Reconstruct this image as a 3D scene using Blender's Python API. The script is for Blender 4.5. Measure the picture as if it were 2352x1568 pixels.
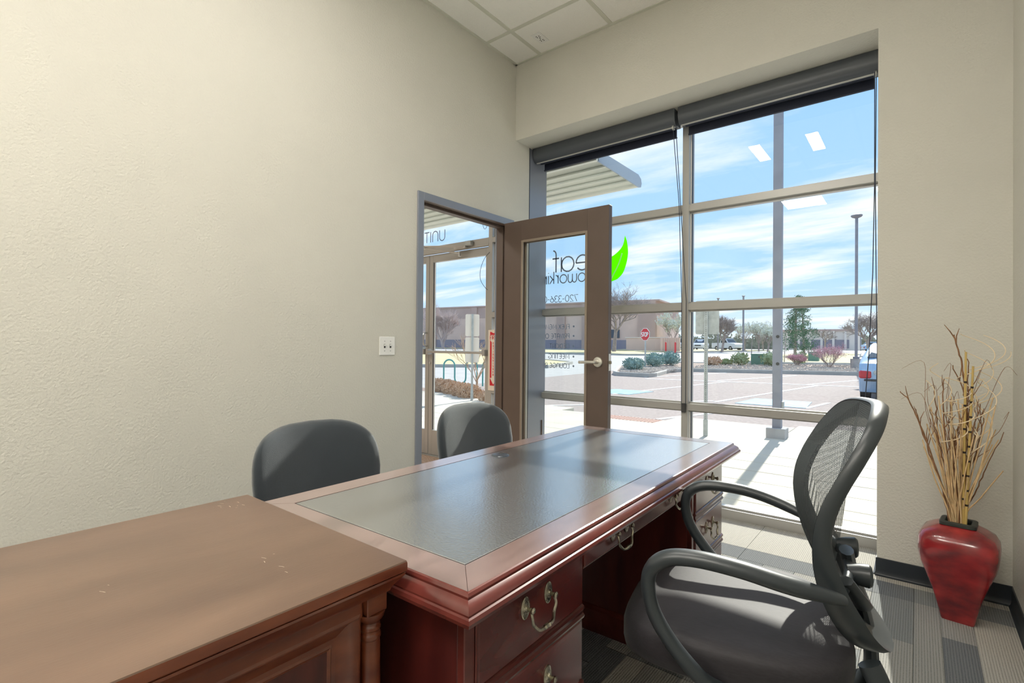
import bpy, bmesh, math, random
from mathutils import Vector, Matrix
R = math.radians
PI = math.pi
random.seed(7)
S = bpy.context.scene
COL = S.collection
for o in list(bpy.data.objects):
    bpy.data.objects.remove(o)

# ------------------------------------------------------------------ camera
YAW, PITCH, ROLL, FPX = R(38.6076), R(.4592), R(.5136), 1168.3
CAM = Vector((2.582, -3.2575, 1.17))
fw = Vector((-math.sin(YAW)*math.cos(PITCH), math.cos(YAW)*math.cos(PITCH), math.sin(PITCH)))
ri0 = Vector((math.cos(YAW), math.sin(YAW), 0)); up0 = ri0.cross(fw)
ri = ri0*math.cos(ROLL)+up0*math.sin(ROLL); up = -ri0*math.sin(ROLL)+up0*math.cos(ROLL)
cd = bpy.data.cameras.new('camera'); cam = bpy.data.objects.new('camera', cd); COL.objects.link(cam)
cam.matrix_world = Matrix(((ri.x, up.x, -fw.x, CAM.x), (ri.y, up.y, -fw.y, CAM.y), (ri.z, up.z, -fw.z, CAM.z), (0, 0, 0, 1)))
cd.sensor_width = 36; cd.lens = FPX/2352*36; cd.clip_start = .02; cd.clip_end = 1500
S.camera = cam

# ------------------------------------------------------------------ exposure, sky, sun
S.view_settings.view_transform = 'Standard'; S.view_settings.look = 'None'
S.view_settings.exposure = 0.0; S.view_settings.gamma = 1.0
try: S.view_settings.use_curve_mapping = False
except Exception: pass
SKY_STRENGTH = 1.22
SUN_STRENGTH = 8.0
FILL_STRENGTH = 27.0  # emission of the added fill lights
STRIP_STRENGTH = 75.0

wd = bpy.data.worlds.new('sky'); S.world = wd; wd.use_nodes = True
nt = wd.node_tree; nt.nodes.clear()
def wn(t, **k):
    n = nt.nodes.new(t)
    for a, b in k.items(): setattr(n, a, b)
    return n
tc = wn('ShaderNodeTexCoord'); sep = wn('ShaderNodeSeparateXYZ'); nt.links.new(tc.outputs['Generated'], sep.inputs[0])
ramp = wn('ShaderNodeValToRGB'); nt.links.new(sep.outputs['Z'], ramp.inputs[0])
el = ramp.color_ramp.elements
el[0].position = 0.0; el[0].color = (.74, .86, .98, 1)
el[1].position = 1.0; el[1].color = (.22, .42, .80, 1)
e = el.new(.12); e.color = (.44, .69, .98, 1)
e = el.new(.40); e.color = (.36, .62, 1.0, 1)
zz = wn('ShaderNodeMath', operation='ADD'); zz.inputs[1].default_value = .14; nt.links.new(sep.outputs['Z'], zz.inputs[0])
zm = wn('ShaderNodeMath', operation='MAXIMUM'); zm.inputs[1].default_value = .05; nt.links.new(zz.outputs[0], zm.inputs[0])
dx = wn('ShaderNodeMath', operation='DIVIDE'); dy = wn('ShaderNodeMath', operation='DIVIDE')
nt.links.new(sep.outputs['X'], dx.inputs[0]); nt.links.new(zm.outputs[0], dx.inputs[1])
nt.links.new(sep.outputs['Y'], dy.inputs[0]); nt.links.new(zm.outputs[0], dy.inputs[1])
cmb = wn('ShaderNodeCombineXYZ'); nt.links.new(dx.outputs[0], cmb.inputs[0]); nt.links.new(dy.outputs[0], cmb.inputs[1])
mp = wn('ShaderNodeMapping'); mp.inputs['Scale'].default_value = (.55, 1.15, 1); mp.inputs['Rotation'].default_value = (0, 0, R(-14)); mp.inputs['Location'].default_value = (3.1, .45, 0)
nt.links.new(cmb.outputs[0], mp.inputs[0])
cn = wn('ShaderNodeTexNoise'); cn.inputs['Scale'].default_value = 1.5; cn.inputs['Detail'].default_value = 8; cn.inputs['Roughness'].default_value = .58; cn.inputs['Distortion'].default_value = .35
nt.links.new(mp.outputs[0], cn.inputs['Vector'])
cr = wn('ShaderNodeValToRGB'); nt.links.new(cn.outputs['Fac'], cr.inputs[0])
cr.color_ramp.elements[0].position = .47; cr.color_ramp.elements[0].color = (0, 0, 0, 1)
cr.color_ramp.elements[1].position = .68; cr.color_ramp.elements[1].color = (1, 1, 1, 1)
mx = wn('ShaderNodeMix', data_type='RGBA'); nt.links.new(cr.outputs[0], mx.inputs[0]); nt.links.new(ramp.outputs[0], mx.inputs[6]); mx.inputs[7].default_value = (1.0, 1.0, 1.0, 1)
bgn = wn('ShaderNodeBackground'); bgn.inputs['Strength'].default_value = SKY_STRENGTH; nt.links.new(mx.outputs[2], bgn.inputs[0])
wo = wn('ShaderNodeOutputWorld'); nt.links.new(bgn.outputs[0], wo.inputs[0])

sl = bpy.data.lights.new('sun', 'SUN'); sl.energy = SUN_STRENGTH; sl.angle = R(.6); sl.color = (1.0, .95, .86)
so = bpy.data.objects.new('sun', sl); COL.objects.link(so)
so.rotation_euler = Vector((-.095, 1, .64)).to_track_quat('Z', 'Y').to_euler(); so.location = (0, 20, 20)

# ------------------------------------------------------------------ materials
def mat(name, col, rough=.5, metal=0., var=0., vscale=6., vstretch=(1, 1, 1), bump=0., bscale=200., bstretch=(1, 1, 1), coat=0., spec=.5, col2=None, detail=4, emit=0., bdetail=2, sheen=0., tint=None):
    m = bpy.data.materials.new(name); m.use_nodes = True
    n = m.node_tree; b = n.nodes['Principled BSDF']
    b.inputs['Base Color'].default_value = (*col, 1); b.inputs['Roughness'].default_value = rough; b.inputs['Metallic'].default_value = metal
    b.inputs['Specular IOR Level'].default_value = spec
    if coat: b.inputs['Coat Weight'].default_value = coat; b.inputs['Coat Roughness'].default_value = .12
    if sheen: b.inputs['Sheen Weight'].default_value = sheen
    if emit: b.inputs['Emission Color'].default_value = (*col, 1); b.inputs['Emission Strength'].default_value = emit
    c = n.nodes.new('ShaderNodeTexCoord')
    if var or col2:
        mpn = n.nodes.new('ShaderNodeMapping'); mpn.inputs['Scale'].default_value = vstretch; n.links.new(c.outputs['Object'], mpn.inputs[0])
        t = n.nodes.new('ShaderNodeTexNoise'); t.inputs['Scale'].default_value = vscale; t.inputs['Detail'].default_value = detail; n.links.new(mpn.outputs[0], t.inputs['Vector'])
        r = n.nodes.new('ShaderNodeValToRGB'); n.links.new(t.outputs['Fac'], r.inputs[0])
        c2 = col2 or tuple(min(1, x*(1+var)) for x in col); c1 = col if col2 else tuple(x*(1-var) for x in col)
        r.color_ramp.elements[0].position = .32; r.color_ramp.elements[0].color = (*c1, 1)
        r.color_ramp.elements[1].position = .68; r.color_ramp.elements[1].color = (*c2, 1)
        n.links.new(r.outputs[0], b.inputs['Base Color'])
    if bump:
        mp2 = n.nodes.new('ShaderNodeMapping'); mp2.inputs['Scale'].default_value = bstretch; n.links.new(c.outputs['Object'], mp2.inputs[0])
        t2 = n.nodes.new('ShaderNodeTexNoise'); t2.inputs['Scale'].default_value = bscale; t2.inputs['Detail'].default_value = bdetail; n.links.new(mp2.outputs[0], t2.inputs['Vector'])
        bp = n.nodes.new('ShaderNodeBump'); bp.inputs['Strength'].default_value = bump; bp.inputs['Distance'].default_value = .01; n.links.new(t2.outputs['Fac'], bp.inputs['Height']); n.links.new(bp.outputs[0], b.inputs['Normal'])
    return m
def glass(name, tint=(.97, .985, .98), refl=1.0):
    m = bpy.data.materials.new(name); m.use_nodes = True; n = m.node_tree; n.nodes.clear()
    o = n.nodes.new('ShaderNodeOutputMaterial'); t = n.nodes.new('ShaderNodeBsdfTransparent'); g = n.nodes.new('ShaderNodeBsdfGlossy'); mxs = n.nodes.new('ShaderNodeMixShader'); f = n.nodes.new('ShaderNodeNewGeometry')
    t.inputs[0].default_value = (*tint, 1); g.inputs['Roughness'].default_value = .0
    # Schlick reflectance of a thin sheet, the same from either side
    dp_ = n.nodes.new('ShaderNodeVectorMath'); dp_.operation = 'DOT_PRODUCT'; n.links.new(f.outputs['Incoming'], dp_.inputs[0]); n.links.new(f.outputs['Normal'], dp_.inputs[1])
    def mth(op, a, b_):
        q = n.nodes.new('ShaderNodeMath'); q.operation = op
        for i_, w in enumerate((a, b_)):
            if w is None: continue
            if isinstance(w, (int, float)): q.inputs[i_].default_value = w
            else: n.links.new(w, q.inputs[i_])
        return q.outputs[0]
    ab = mth('ABSOLUTE', dp_.outputs['Value'], None); om = mth('SUBTRACT', 1.0, ab); pw = mth('POWER', om, 5.0); sc = mth('MULTIPLY', pw, .80*refl); mu_o = mth('ADD', sc, .028*refl)
    n.links.new(mu_o, mxs.inputs[0]); n.links.new(t.outputs[0], mxs.inputs[1]); n.links.new(g.outputs[0], mxs.inputs[2]); n.links.new(mxs.outputs[0], o.inputs[0])
    return m
M = {}
M['wall'] = mat('wall_paint', (.655, .642, .580), .75, var=.02, vscale=2.2, bump=.35, bscale=95, bdetail=3)
M['ceil_tile'] = mat('ceiling_tile', (.93, .92, .88), .9, bump=.5, bscale=120)
M['ceil_grid'] = mat('ceiling_grid', (.66, .66, .58), .5)
M['vinyl'] = mat('black_vinyl', (.022, .028, .036), .38)
M['frame_dark'] = mat('brown_steel', (.115, .082, .066), .42, var=.05)
M['lite_frame'] = mat('brown_lite_frame', (.26, .21, .165), .4)
M['frame_blue'] = mat('sky_reflecting_steel', (.22, .24, .29), .28, spec=.9)  # blue of the reflected sky put into the steel's colour
M['alum'] = mat('bronze_champagne_aluminium', (.44, .435, .415), .35, metal=.25)
M['alum_side'] = mat('dark_gasket', (.03, .035, .05), .5)
M['glass'] = glass('window_glass')
M['white_plastic'] = mat('white_plastic', (.86, .86, .84), .35)
M['slot'] = mat('dark_slot', (.05, .05, .05), .6)
M['screw'] = mat('painted_screw', (.45, .45, .44), .4, metal=.5)
M['shade_box'] = mat('charcoal_shade_box', (.075, .085, .10), .35)
M['shade_cloth'] = mat('navy_shade_cloth', (.016, .022, .045), .7)
M['cord'] = mat('dark_bead_chain', (.02, .03, .05), .5)
M['satin'] = mat('satin_chrome', (.80, .78, .72), .28, metal=.9)
M['steel'] = mat('bright_steel', (.6, .6, .58), .3, metal=.8)
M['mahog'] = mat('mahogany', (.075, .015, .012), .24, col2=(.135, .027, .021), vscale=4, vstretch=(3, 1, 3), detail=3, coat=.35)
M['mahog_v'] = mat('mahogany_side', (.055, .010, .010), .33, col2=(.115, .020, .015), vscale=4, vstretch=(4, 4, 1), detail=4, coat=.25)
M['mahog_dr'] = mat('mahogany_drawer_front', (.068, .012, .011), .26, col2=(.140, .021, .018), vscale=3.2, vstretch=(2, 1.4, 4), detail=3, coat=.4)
M['mahog_top'] = mat('mahogany_border_reflecting', (.150, .092, .082), .24, col2=(.215, .138, .125), vscale=7, vstretch=(5, 1, 1), detail=5, coat=.3)  # paler than the mahogany: room and window reflection put into the colour
M['leather'] = mat('black_leather_top', (.030, .037, .042), .24, var=.2, vscale=9, vstretch=(1, 2.2, 1), bump=.10, bscale=160, bdetail=4, spec=.9, coat=.25)
M['groove'] = mat('dark_groove', (.01, .01, .015), .5)
M['cherry_top'] = mat('cherry_top_reflecting', (.130, .072, .045), .33, col2=(.200, .116, .074), vscale=3.2, vstretch=(2.6, .7, 1), detail=6, bump=.04, bscale=60, bstretch=(6, 1, 1), spec=.5)  # paler than the cherry edge: wall reflection put into the colour
M['cherry'] = mat('red_brown_cherry', (.10, .022, .010), .28, col2=(.20, .055, .022), vscale=6, vstretch=(4, 1, 4), detail=5, coat=.3)
M['cherry_dark'] = mat('dark_cherry_panel', (.05, .010, .007), .4, col2=(.10, .02, .013), vscale=6, vstretch=(4, 4, 1), detail=5)
M['brass'] = mat('antique_pewter_brass', (.44, .41, .33), .25, metal=.95, var=.3, vscale=60)
M['black_plastic'] = mat('black_plastic', (.028, .035, .040), .36)
M['grommet'] = mat('grey_grommet', (.06, .07, .085), .3)
M['fabric'] = mat('charcoal_fabric', (.022, .032, .042), .85, var=.12, vscale=5, bump=.3, bscale=700, sheen=.5)
M['fabric_seat'] = mat('woven_seat_fabric', (.022, .020, .024), .62, spec=.35, var=.18, vscale=260, vstretch=(1, .2, 1), bump=.10, bscale=900, sheen=.08)
M['chair_steel'] = mat('chair_base_nylon', (.03, .03, .035), .4)
M['vase'] = mat('red_lacquer', (.10, .006, .012), .22, col2=(.40, .030, .032), vscale=9, vstretch=(1, 1, 1.8), detail=10, coat=.6, bump=.08, bscale=25)
M['vase_lip'] = mat('dark_vase_lip', (.03, .035, .03), .5)
M['twig'] = mat('brown_twig', (.26, .13, .06), .8, var=.3, vscale=40)
M['reed'] = mat('tan_reed', (.70, .50, .27), .7, var=.2, vscale=30)
M['curl'] = mat('pale_curly_reed', (.85, .70, .48), .6)
M['bamboo'] = mat('golden_bamboo', (.62, .44, .15), .5)
M['band'] = mat('dark_band', (.03, .02, .015), .7)
M['concrete'] = mat('pale_concrete', (.60, .55, .45), .9, var=.07, vscale=1.6, detail=6, bump=.2, bscale=70)
M['concrete_grey'] = mat('grey_concrete', (.40, .40, .40), .9, var=.12, vscale=5, bump=.2, bscale=60)
M['curb'] = mat('curb_concrete', (.46, .44, .40), .9, var=.1, vscale=3)
M['asphalt'] = mat('aged_asphalt', (.34, .28, .255), .95, var=.16, vscale=14, detail=9, bump=.3, bscale=50)
M['road'] = mat('pale_road', (.44, .425, .41), .95, var=.08, vscale=2)
M['white_paint'] = mat('white_road_paint', (.82, .80, .77), .8, var=.08, vscale=9)
M['blue_paint'] = mat('faded_blue_paint', (.24, .46, .60), .8, var=.2, vscale=6)
M['rock'] = mat('gravel_rock', (.42, .36, .31), .9, col2=(.66, .58, .50), vscale=3)
M['dry_grass'] = mat('dry_grass', (.52, .45, .22), .95, col2=(.66, .58, .34), vscale=1.2, detail=8)
M['lobby_carpet'] = mat('lobby_brown_mat', (.33, .22, .16), .95, col2=(.55, .42, .33), vscale=60, detail=4)
M['red'] = mat('sign_red', (.62, .02, .035), .45)
M['red_paint'] = mat('red_bollard_paint', (.70, .06, .06), .5)
M['white'] = mat('sign_white', (.85, .85, .82), .45)
M['cream'] = mat('cream_sign', (.78, .70, .60), .5)
M['galv'] = mat('galvanised_steel', (.46, .49, .48), .5, metal=.35, var=.12, vscale=20)
M['post_grey'] = mat('grey_post_paint', (.25, .26, .30), .6, var=.1, vscale=5)
M['sunshade'] = mat('light_grey_aluminium', (.72, .74, .69), .45)
M['sunshade_plate'] = mat('blue_grey_plate', (.30, .37, .47), .45)
def vinyl(name, col, tr):
    m = bpy.data.materials.new(name); m.use_nodes = True; n = m.node_tree; n.nodes.clear()
    o = n.nodes.new('ShaderNodeOutputMaterial'); d = n.nodes.new('ShaderNodeBsdfDiffuse'); t = n.nodes.new('ShaderNodeBsdfTranslucent'); x = n.nodes.new('ShaderNodeMixShader')
    d.inputs[0].default_value = (*col, 1); t.inputs[0].default_value = (*col, 1); x.inputs[0].default_value = tr
    n.links.new(d.outputs[0], x.inputs[1]); n.links.new(t.outputs[0], x.inputs[2]); n.links.new(x.outputs[0], o.inputs[0]); return m
M['letter'] = vinyl('grey_vinyl_lettering', (.27, .32, .40), .35)
M['leafgreen'] = vinyl('lime_green_vinyl', (.26, .88, .0), .6)
M['leafpale'] = vinyl('white_vinyl', (.9, .95, .88), .6)
M['teal'] = mat('teal_paint', (.09, .36, .34), .45)
M['brick_tan'] = mat('tan_stucco', (.74, .55, .46), .9, var=.05, vscale=.6)
M['brick_brown'] = mat('brown_stucco', (.52, .38, .33), .9, var=.05, vscale=.6)
M['brick_grey'] = mat('grey_block', (.30, .28, .33), .9)
M['bld_white'] = mat('pale_building', (.80, .72, .64), .9)
M['darkwin'] = mat('dark_glass_panel', (.06, .08, .11), .15)
M['scuff'] = mat('pale_scuff', (.62, .52, .42), .6)
M['bark'] = mat('grey_bark', (.32, .27, .25), .9, var=.2, vscale=4)
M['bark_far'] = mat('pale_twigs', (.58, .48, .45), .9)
M['pine'] = mat('pine_needles', (.045, .13, .075), .8, col2=(.12, .24, .12), vscale=2)
M['juniper'] = mat('blue_green_juniper', (.13, .24, .22), .8, col2=(.34, .47, .42), vscale=5)
M['greenshrub'] = mat('olive_shrub', (.17, .24, .10), .8, col2=(.42, .48, .28), vscale=6)
M['blossom'] = mat('white_blossom', (.55, .58, .48), .8, col2=(.80, .82, .72), vscale=2)
M['pinkleaf'] = mat('plum_pink_leaf', (.52, .22, .28), .8, col2=(.80, .52, .56), vscale=3)
M['brownshrub'] = mat('dry_brown_shrub', (.42, .27, .17), .9, col2=(.66, .48, .34), vscale=6)
M['hill'] = mat('far_hedge_line', (.26, .27, .20), .95, var=.3, vscale=.2)
M['box_green'] = mat('utility_green', (.12, .26, .20), .6)
M['car_white'] = mat('white_car_paint', (.72, .75, .80), .25, coat=.6)
M['car_blue'] = mat('light_blue_car_paint', (.30, .46, .66), .22, metal=.3, coat=.7)
M['car_silver'] = mat('silver_car_paint', (.55, .58, .63), .25, metal=.4, coat=.6)
M['tyre'] = mat('black_tyre', (.02, .02, .02), .8)
M['car_glass'] = mat('dark_car_glass', (.05, .07, .09), .08, spec=.8)
M['taillight'] = mat('tail_light_red', (.55, .03, .05), .2)
M['soil'] = mat('mulch_soil', (.30, .22, .18), .95, var=.3, vscale=20)
M['tactile'] = mat('terracotta_tactile', (.55, .34, .27), .9)
M['diffuser'] = mat('fill_light_diffuser', (1.0, .95, .86), .5, emit=FILL_STRENGTH)
M['strip'] = mat('light_strip', (1.0, .95, .87), .5, emit=STRIP_STRENGTH)
def carpet(name, a, b):
    m = mat(name, a, .97)
    n = m.node_tree; bs = n.nodes['Principled BSDF']; c = [x for x in n.nodes if x.type == 'TEX_COORD'][0]
    w = n.nodes.new('ShaderNodeTexWave'); w.bands_direction = 'X'; w.inputs['Scale'].default_value = 36; w.inputs['Distortion'].default_value = .6; w.inputs['Detail Scale'].default_value = 3
    n.links.new(c.outputs['Object'], w.inputs[0])
    no = n.nodes.new('ShaderNodeTexNoise'); no.inputs['Scale'].default_value = 170; no.inputs['Detail'].default_value = 3; n.links.new(c.outputs['Object'], no.inputs['Vector'])
    ad = n.nodes.new('ShaderNodeMath'); ad.operation = 'ADD'; n.links.new(w.outputs['Fac'], ad.inputs[0]); n.links.new(no.outputs['Fac'], ad.inputs[1])
    r = n.nodes.new('ShaderNodeValToRGB'); n.links.new(ad.outputs[0], r.inputs[0])
    r.color_ramp.elements[0].position = .30; r.color_ramp.elements[0].color = (*a, 1)
    r.color_ramp.elements[1].position = .95; r.color_ramp.elements[1].color = (*b, 1)
    n.links.new(r.outputs[0], bs.inputs['Base Color'])
    bp = n.nodes.new('ShaderNodeBump'); bp.inputs['Strength'].default_value = .5; bp.inputs['Distance'].default_value = .003; n.links.new(ad.outputs[0], bp.inputs['Height']); n.links.new(bp.outputs[0], bs.inputs['Normal'])
    return m
CARPET = [carpet('carpet_dark', (.085, .095, .10), (.17, .18, .185)), carpet('carpet_mid', (.12, .13, .13), (.23, .24, .235)),
          carpet('carpet_light', (.17, .17, .16), (.33, .325, .30)), carpet('carpet_beige', (.25, .24, .21), (.46, .44, .39))]
for k_ in ('leather', 'mahog_top', 'cherry_top'): M[k_].node_tree.nodes['Principled BSDF'].inputs['IOR'].default_value = {'leather': 3.6, 'mahog_top': 2.5, 'cherry_top': 1.9}[k_]
for k_, r__ in (('leather', .17), ('mahog_top', .16)):
    b_ = M[k_].node_tree.nodes['Principled BSDF']; b_.inputs['Coat Weight'].default_value = 1.0; b_.inputs['Coat Roughness'].default_value = r__; b_.inputs['Coat IOR'].default_value = 1.75
# chair mesh: woven fabric with open holes
mm = bpy.data.materials.new('black_chair_mesh'); mm.use_nodes = True; n = mm.node_tree; b = n.nodes['Principled BSDF']
b.inputs['Base Color'].default_value = (.10, .115, .12, 1); b.inputs['Roughness'].default_value = .55
c = n.nodes.new('ShaderNodeTexCoord'); ck = n.nodes.new('ShaderNodeTexWave'); ck.bands_direction = 'Z'; ck.inputs['Scale'].default_value = 95; n.links.new(c.outputs['Object'], ck.inputs[0])
ck2 = n.nodes.new('ShaderNodeTexWave'); ck2.bands_direction = 'X'; ck2.inputs['Scale'].default_value = 60; n.links.new(c.outputs['Object'], ck2.inputs[0])
mu = n.nodes.new('ShaderNodeMath'); mu.operation = 'MULTIPLY'; n.links.new(ck.outputs['Fac'], mu.inputs[0]); n.links.new(ck2.outputs['Fac'], mu.inputs[1])
rr = n.nodes.new('ShaderNodeMapRange'); rr.inputs[1].default_value = .05; rr.inputs[2].default_value = .40; rr.inputs[3].default_value = .85; rr.inputs[4].default_value = .05; n.links.new(mu.outputs[0], rr.inputs[0])
n.links.new(rr.outputs[0], b.inputs['Alpha']); n_p = None; M['mesh'] = mm

# ------------------------------------------------------------------ mesh builder
class G:
    def __init__(s): s.v = []; s.f = []
    def add(s, vs, fs):
        k = len(s.v); s.v += [tuple(p) for p in vs]; s.f += [tuple(i+k for i in f) for f in fs]; return s
    def box(s, x0, x1, y0, y1, z0, z1, ch=0., rot=None, org=None):
        c = Vector(((x0+x1)/2, (y0+y1)/2, (z0+z1)/2)); h = (abs(x1-x0)/2, abs(y1-y0)/2, abs(z1-z0)/2)
        ch = min(ch, min(h)*.9)
        if ch <= 0:
            vs = [Vector((a*h[0], b_*h[1], d*h[2])) for a in (-1, 1) for b_ in (-1, 1) for d in (-1, 1)]
            fs = [(0, 1, 3, 2), (4, 6, 7, 5), (0, 4, 5, 1), (2, 3, 7, 6), (0, 2, 6, 4), (1, 5, 7, 3)]
        else:
            vs = []; idx = {}
            for a in (-1, 1):
                for b_ in (-1, 1):
                    for d in (-1, 1):
                        for ax in range(3):
                            p = [a*(h[0]-ch), b_*(h[1]-ch), d*(h[2]-ch)]; p[ax] = (a, b_, d)[ax]*h[ax]
                            idx[(a, b_, d, ax)] = len(vs); vs.append(Vector(p))
            fs = []
            for ax in range(3):
                o1, o2 = [q for q in range(3) if q != ax]
                for sg in (-1, 1):
                    def key(u, w):
                        t = [0, 0, 0]; t[ax] = sg; t[o1] = u; t[o2] = w; return idx[(*t, ax)]
                    f = [key(-1, -1), key(1, -1), key(1, 1), key(-1, 1)]
                    if (sg > 0) == (ax == 1): f = f[::-1]
                    fs.append(f)
            for ax in range(3):
                o1, o2 = [q for q in range(3) if q != ax]
                for u in (-1, 1):
                    for w in (-1, 1):
                        def kk(t_, q):
                            t = [0, 0, 0]; t[ax] = t_; t[o1] = u; t[o2] = w; return idx[(*t, q)]
                        fs.append([kk(-1, o1), kk(1, o1), kk(1, o2), kk(-1, o2)])
            for a in (-1, 1):
                for b_ in (-1, 1):
                    for d in (-1, 1): fs.append([idx[(a, b_, d, q)] for q in range(3)])
        if rot is not None: vs = [rot @ p for p in vs]
        s._c(vs, fs, c); return s
    def _c(s, vs, fs, c):
        # orient convex faces outward
        out = []
        for f in fs:
            nrm = (vs[f[1]]-vs[f[0]]).cross(vs[f[2]]-vs[f[1]])
            m_ = sum((vs[i] for i in f), Vector())/len(f)
            out.append(tuple(f) if nrm.dot(m_) > 0 else tuple(f)[::-1])
        s.add([p+c for p in vs], out)
    def tube(s, pts, r, seg=8, cap=True, closed=False, sx=1., ref=None):
        pts = [Vector(p) for p in pts]; n_ = len(pts); rs = r if isinstance(r, (list, tuple)) else [r]*n_
        T = []
        for i in range(n_):
            a = pts[(i-1) % n_] if (closed or i > 0) else pts[0]; b_ = pts[(i+1) % n_] if (closed or i < n_-1) else pts[-1]
            d = b_-a; T.append(d.normalized() if d.length > 1e-9 else Vector((0, 0, 1)))
        u = Vector(ref) if ref is not None else (Vector((0, 0, 1)) if abs(T[0].z) < .9 else Vector((1, 0, 0)))
        vs = []
        for i in range(n_):
            u = (u-T[i]*u.dot(T[i]))
            u = u.normalized() if u.length > 1e-6 else T[i].orthogonal().normalized()
            w = T[i].cross(u)
            for k in range(seg):
                a = 2*PI*k/seg; vs.append(pts[i]+(u*math.cos(a)*sx+w*math.sin(a))*rs[i])
        fs = []
        for i in range(n_ if closed else n_-1):
            j = (i+1) % n_
            for k in range(seg):
                fs.append((i*seg+k, i*seg+(k+1) % seg, j*seg+(k+1) % seg, j*seg+k))
        if cap and not closed: fs.append(tuple(range(seg))[::-1]); fs.append(tuple((n_-1)*seg+k for k in range(seg)))
        return s.add(vs, fs)
    def cyl(s, a, b_, r, r2=None, seg=16): return s.tube([a, b_], [r, r if r2 is None else r2], seg)
    def loft(s, rings, cap=True, closed=True):
        n_ = len(rings[0]); vs = [p for rg in rings for p in rg]; fs = []
        for i in range(len(rings)-1):
            for k in range(n_ if closed else n_-1):
                fs.append((i*n_+k, i*n_+(k+1) % n_, (i+1)*n_+(k+1) % n_, (i+1)*n_+k))
        if cap: fs.append(tuple(range(n_))[::-1]); fs.append(tuple((len(rings)-1)*n_+k for k in range(n_)))
        return s.add(vs, fs)
    def lathe(s, prof, c=(0, 0, 0), seg=20, cap=True):
        return s.loft([[(c[0]+r*math.cos(2*PI*k/seg), c[1]+r*math.sin(2*PI*k/seg), c[2]+z) for k in range(seg)] for r, z in prof], cap)
    def prism(s, poly, fn, t0, t1):
        n_ = len(poly); vs = [fn(a, b_, t0) for a, b_ in poly]+[fn(a, b_, t1) for a, b_ in poly]
        fs = [tuple(range(n_))[::-1], tuple(range(n_, 2*n_))]+[(i, (i+1) % n_, n_+(i+1) % n_, n_+i) for i in range(n_)]
        return s.add(vs, fs)
    def grid(s, fn, nu, nv, closed_u=False):
        vs = [fn(i/(nu-(0 if closed_u else 1)), j/(nv-1)) for j in range(nv) for i in range(nu)]
        fs = []
        for j in range(nv-1):
            for i in range(nu if closed_u else nu-1):
                i2 = (i+1) % nu; fs.append((j*nu+i, j*nu+i2, (j+1)*nu+i2, (j+1)*nu+i))
        return s.add(vs, fs)
def thing(name, label, cat, loc=(0, 0, 0), rz=0, group=None):
    o = bpy.data.objects.new(name, None); COL.objects.link(o); o.location = loc; o.rotation_euler = (0, 0, rz); o.empty_display_size = .1
    o['label'] = label; o['category'] = cat
    if group: o['group'] = group
    return o
def root(name, kind='structure', loc=(0, 0, 0)):
    o = bpy.data.objects.new(name, None); COL.objects.link(o); o.location = loc; o['kind'] = kind; return o
def base_matrix(p):
    m = Matrix.Identity(4)
    while p is not None: m = p.matrix_basis @ m; p = p.parent
    return m
def put(name, g, m, parent=None, world=True, smooth=True, ang=35, label=None, kind=None, recalc=True):
    me = bpy.data.meshes.new(name); me.from_pydata(g.v, [], g.f); me.materials.append(M[m] if isinstance(m, str) else m)
    if parent is not None and world: me.transform(base_matrix(parent).inverted())
    if len(me.polygons) < 6000 and recalc:
        bm = bmesh.new(); bm.from_mesh(me); bmesh.ops.recalc_face_normals(bm, faces=bm.faces); bm.to_mesh(me); bm.free()
    if smooth:
        me.polygons.foreach_set('use_smooth', [True]*len(me.polygons)); me.set_sharp_from_angle(angle=R(ang))
    me.update()
    o = bpy.data.objects.new(name, me); COL.objects.link(o)
    if parent is not None: o.parent = parent
    if label: o['label'] = label
    if kind: o['kind'] = kind
    return o
def tag(o, label, cat, group=None):
    o['label'] = label; o['category'] = cat
    if group: o['group'] = group
    return o
def struct(name, g, m, **k): return put(name, g, m, kind='structure', **k)
def dup(rt, loc, rz=0, label=None):
    r_ = rt.copy(); COL.objects.link(r_); r_.location = loc; r_.rotation_euler = (0, 0, rz)
    if label: r_['label'] = label
    for ch in list(rt.children):
        c_ = ch.copy(); COL.objects.link(c_); c_.parent = r_
        for g_ in ch.children:
            d_ = g_.copy(); COL.objects.link(d_); d_.parent = c_
    return r_
def spline(pts, n=8):
    P_ = [Vector(p) for p in pts]; out = []
    for i in range(len(P_)-1):
        p0 = P_[max(i-1, 0)]; p1 = P_[i]; p2 = P_[i+1]; p3 = P_[min(i+2, len(P_)-1)]
        for k in range(n):
            t = k/n; out.append(.5*((2*p1)+(-p0+p2)*t+(2*p0-5*p1+4*p2-p3)*t*t+(-p0+3*p1-3*p2+p3)*t**3))
    out.append(P_[-1]); return out

# ================================================================== ROOM SHELL
ZC = 3.464; XR = 2.922; YB = -6.6; PX = 2.416; ZS = 2.848; YW = .400; YG = .455
g = G().box(-.13, 0, YB, -1.022, 0, ZC+.1).box(-.13, 0, -1.022, -.043, 2.171, ZC+.1).box(-.13, 0, -.043, .19, 0, ZC+.1)
struct('wall_left', g, 'wall', smooth=False)
g = G().box(-3.6, XR+.12, 0, .53, ZS, 4.1).box(PX, XR+.12, 0, .53, -.15, ZS)
struct('wall_front', g, 'wall', smooth=False)
struct('wall_right', G().box(XR, XR+.12, YB, 0, 0, ZC+.1), 'wall', smooth=False)
struct('wall_back', G().box(-3.6, XR+.12, YB-.12, YB, 0, ZC+.1), 'wall', smooth=False)
struct('wall_lobby', G().box(-3.72, -3.6, YB, .53, -.15, 4.1), 'wall', smooth=False)
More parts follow.
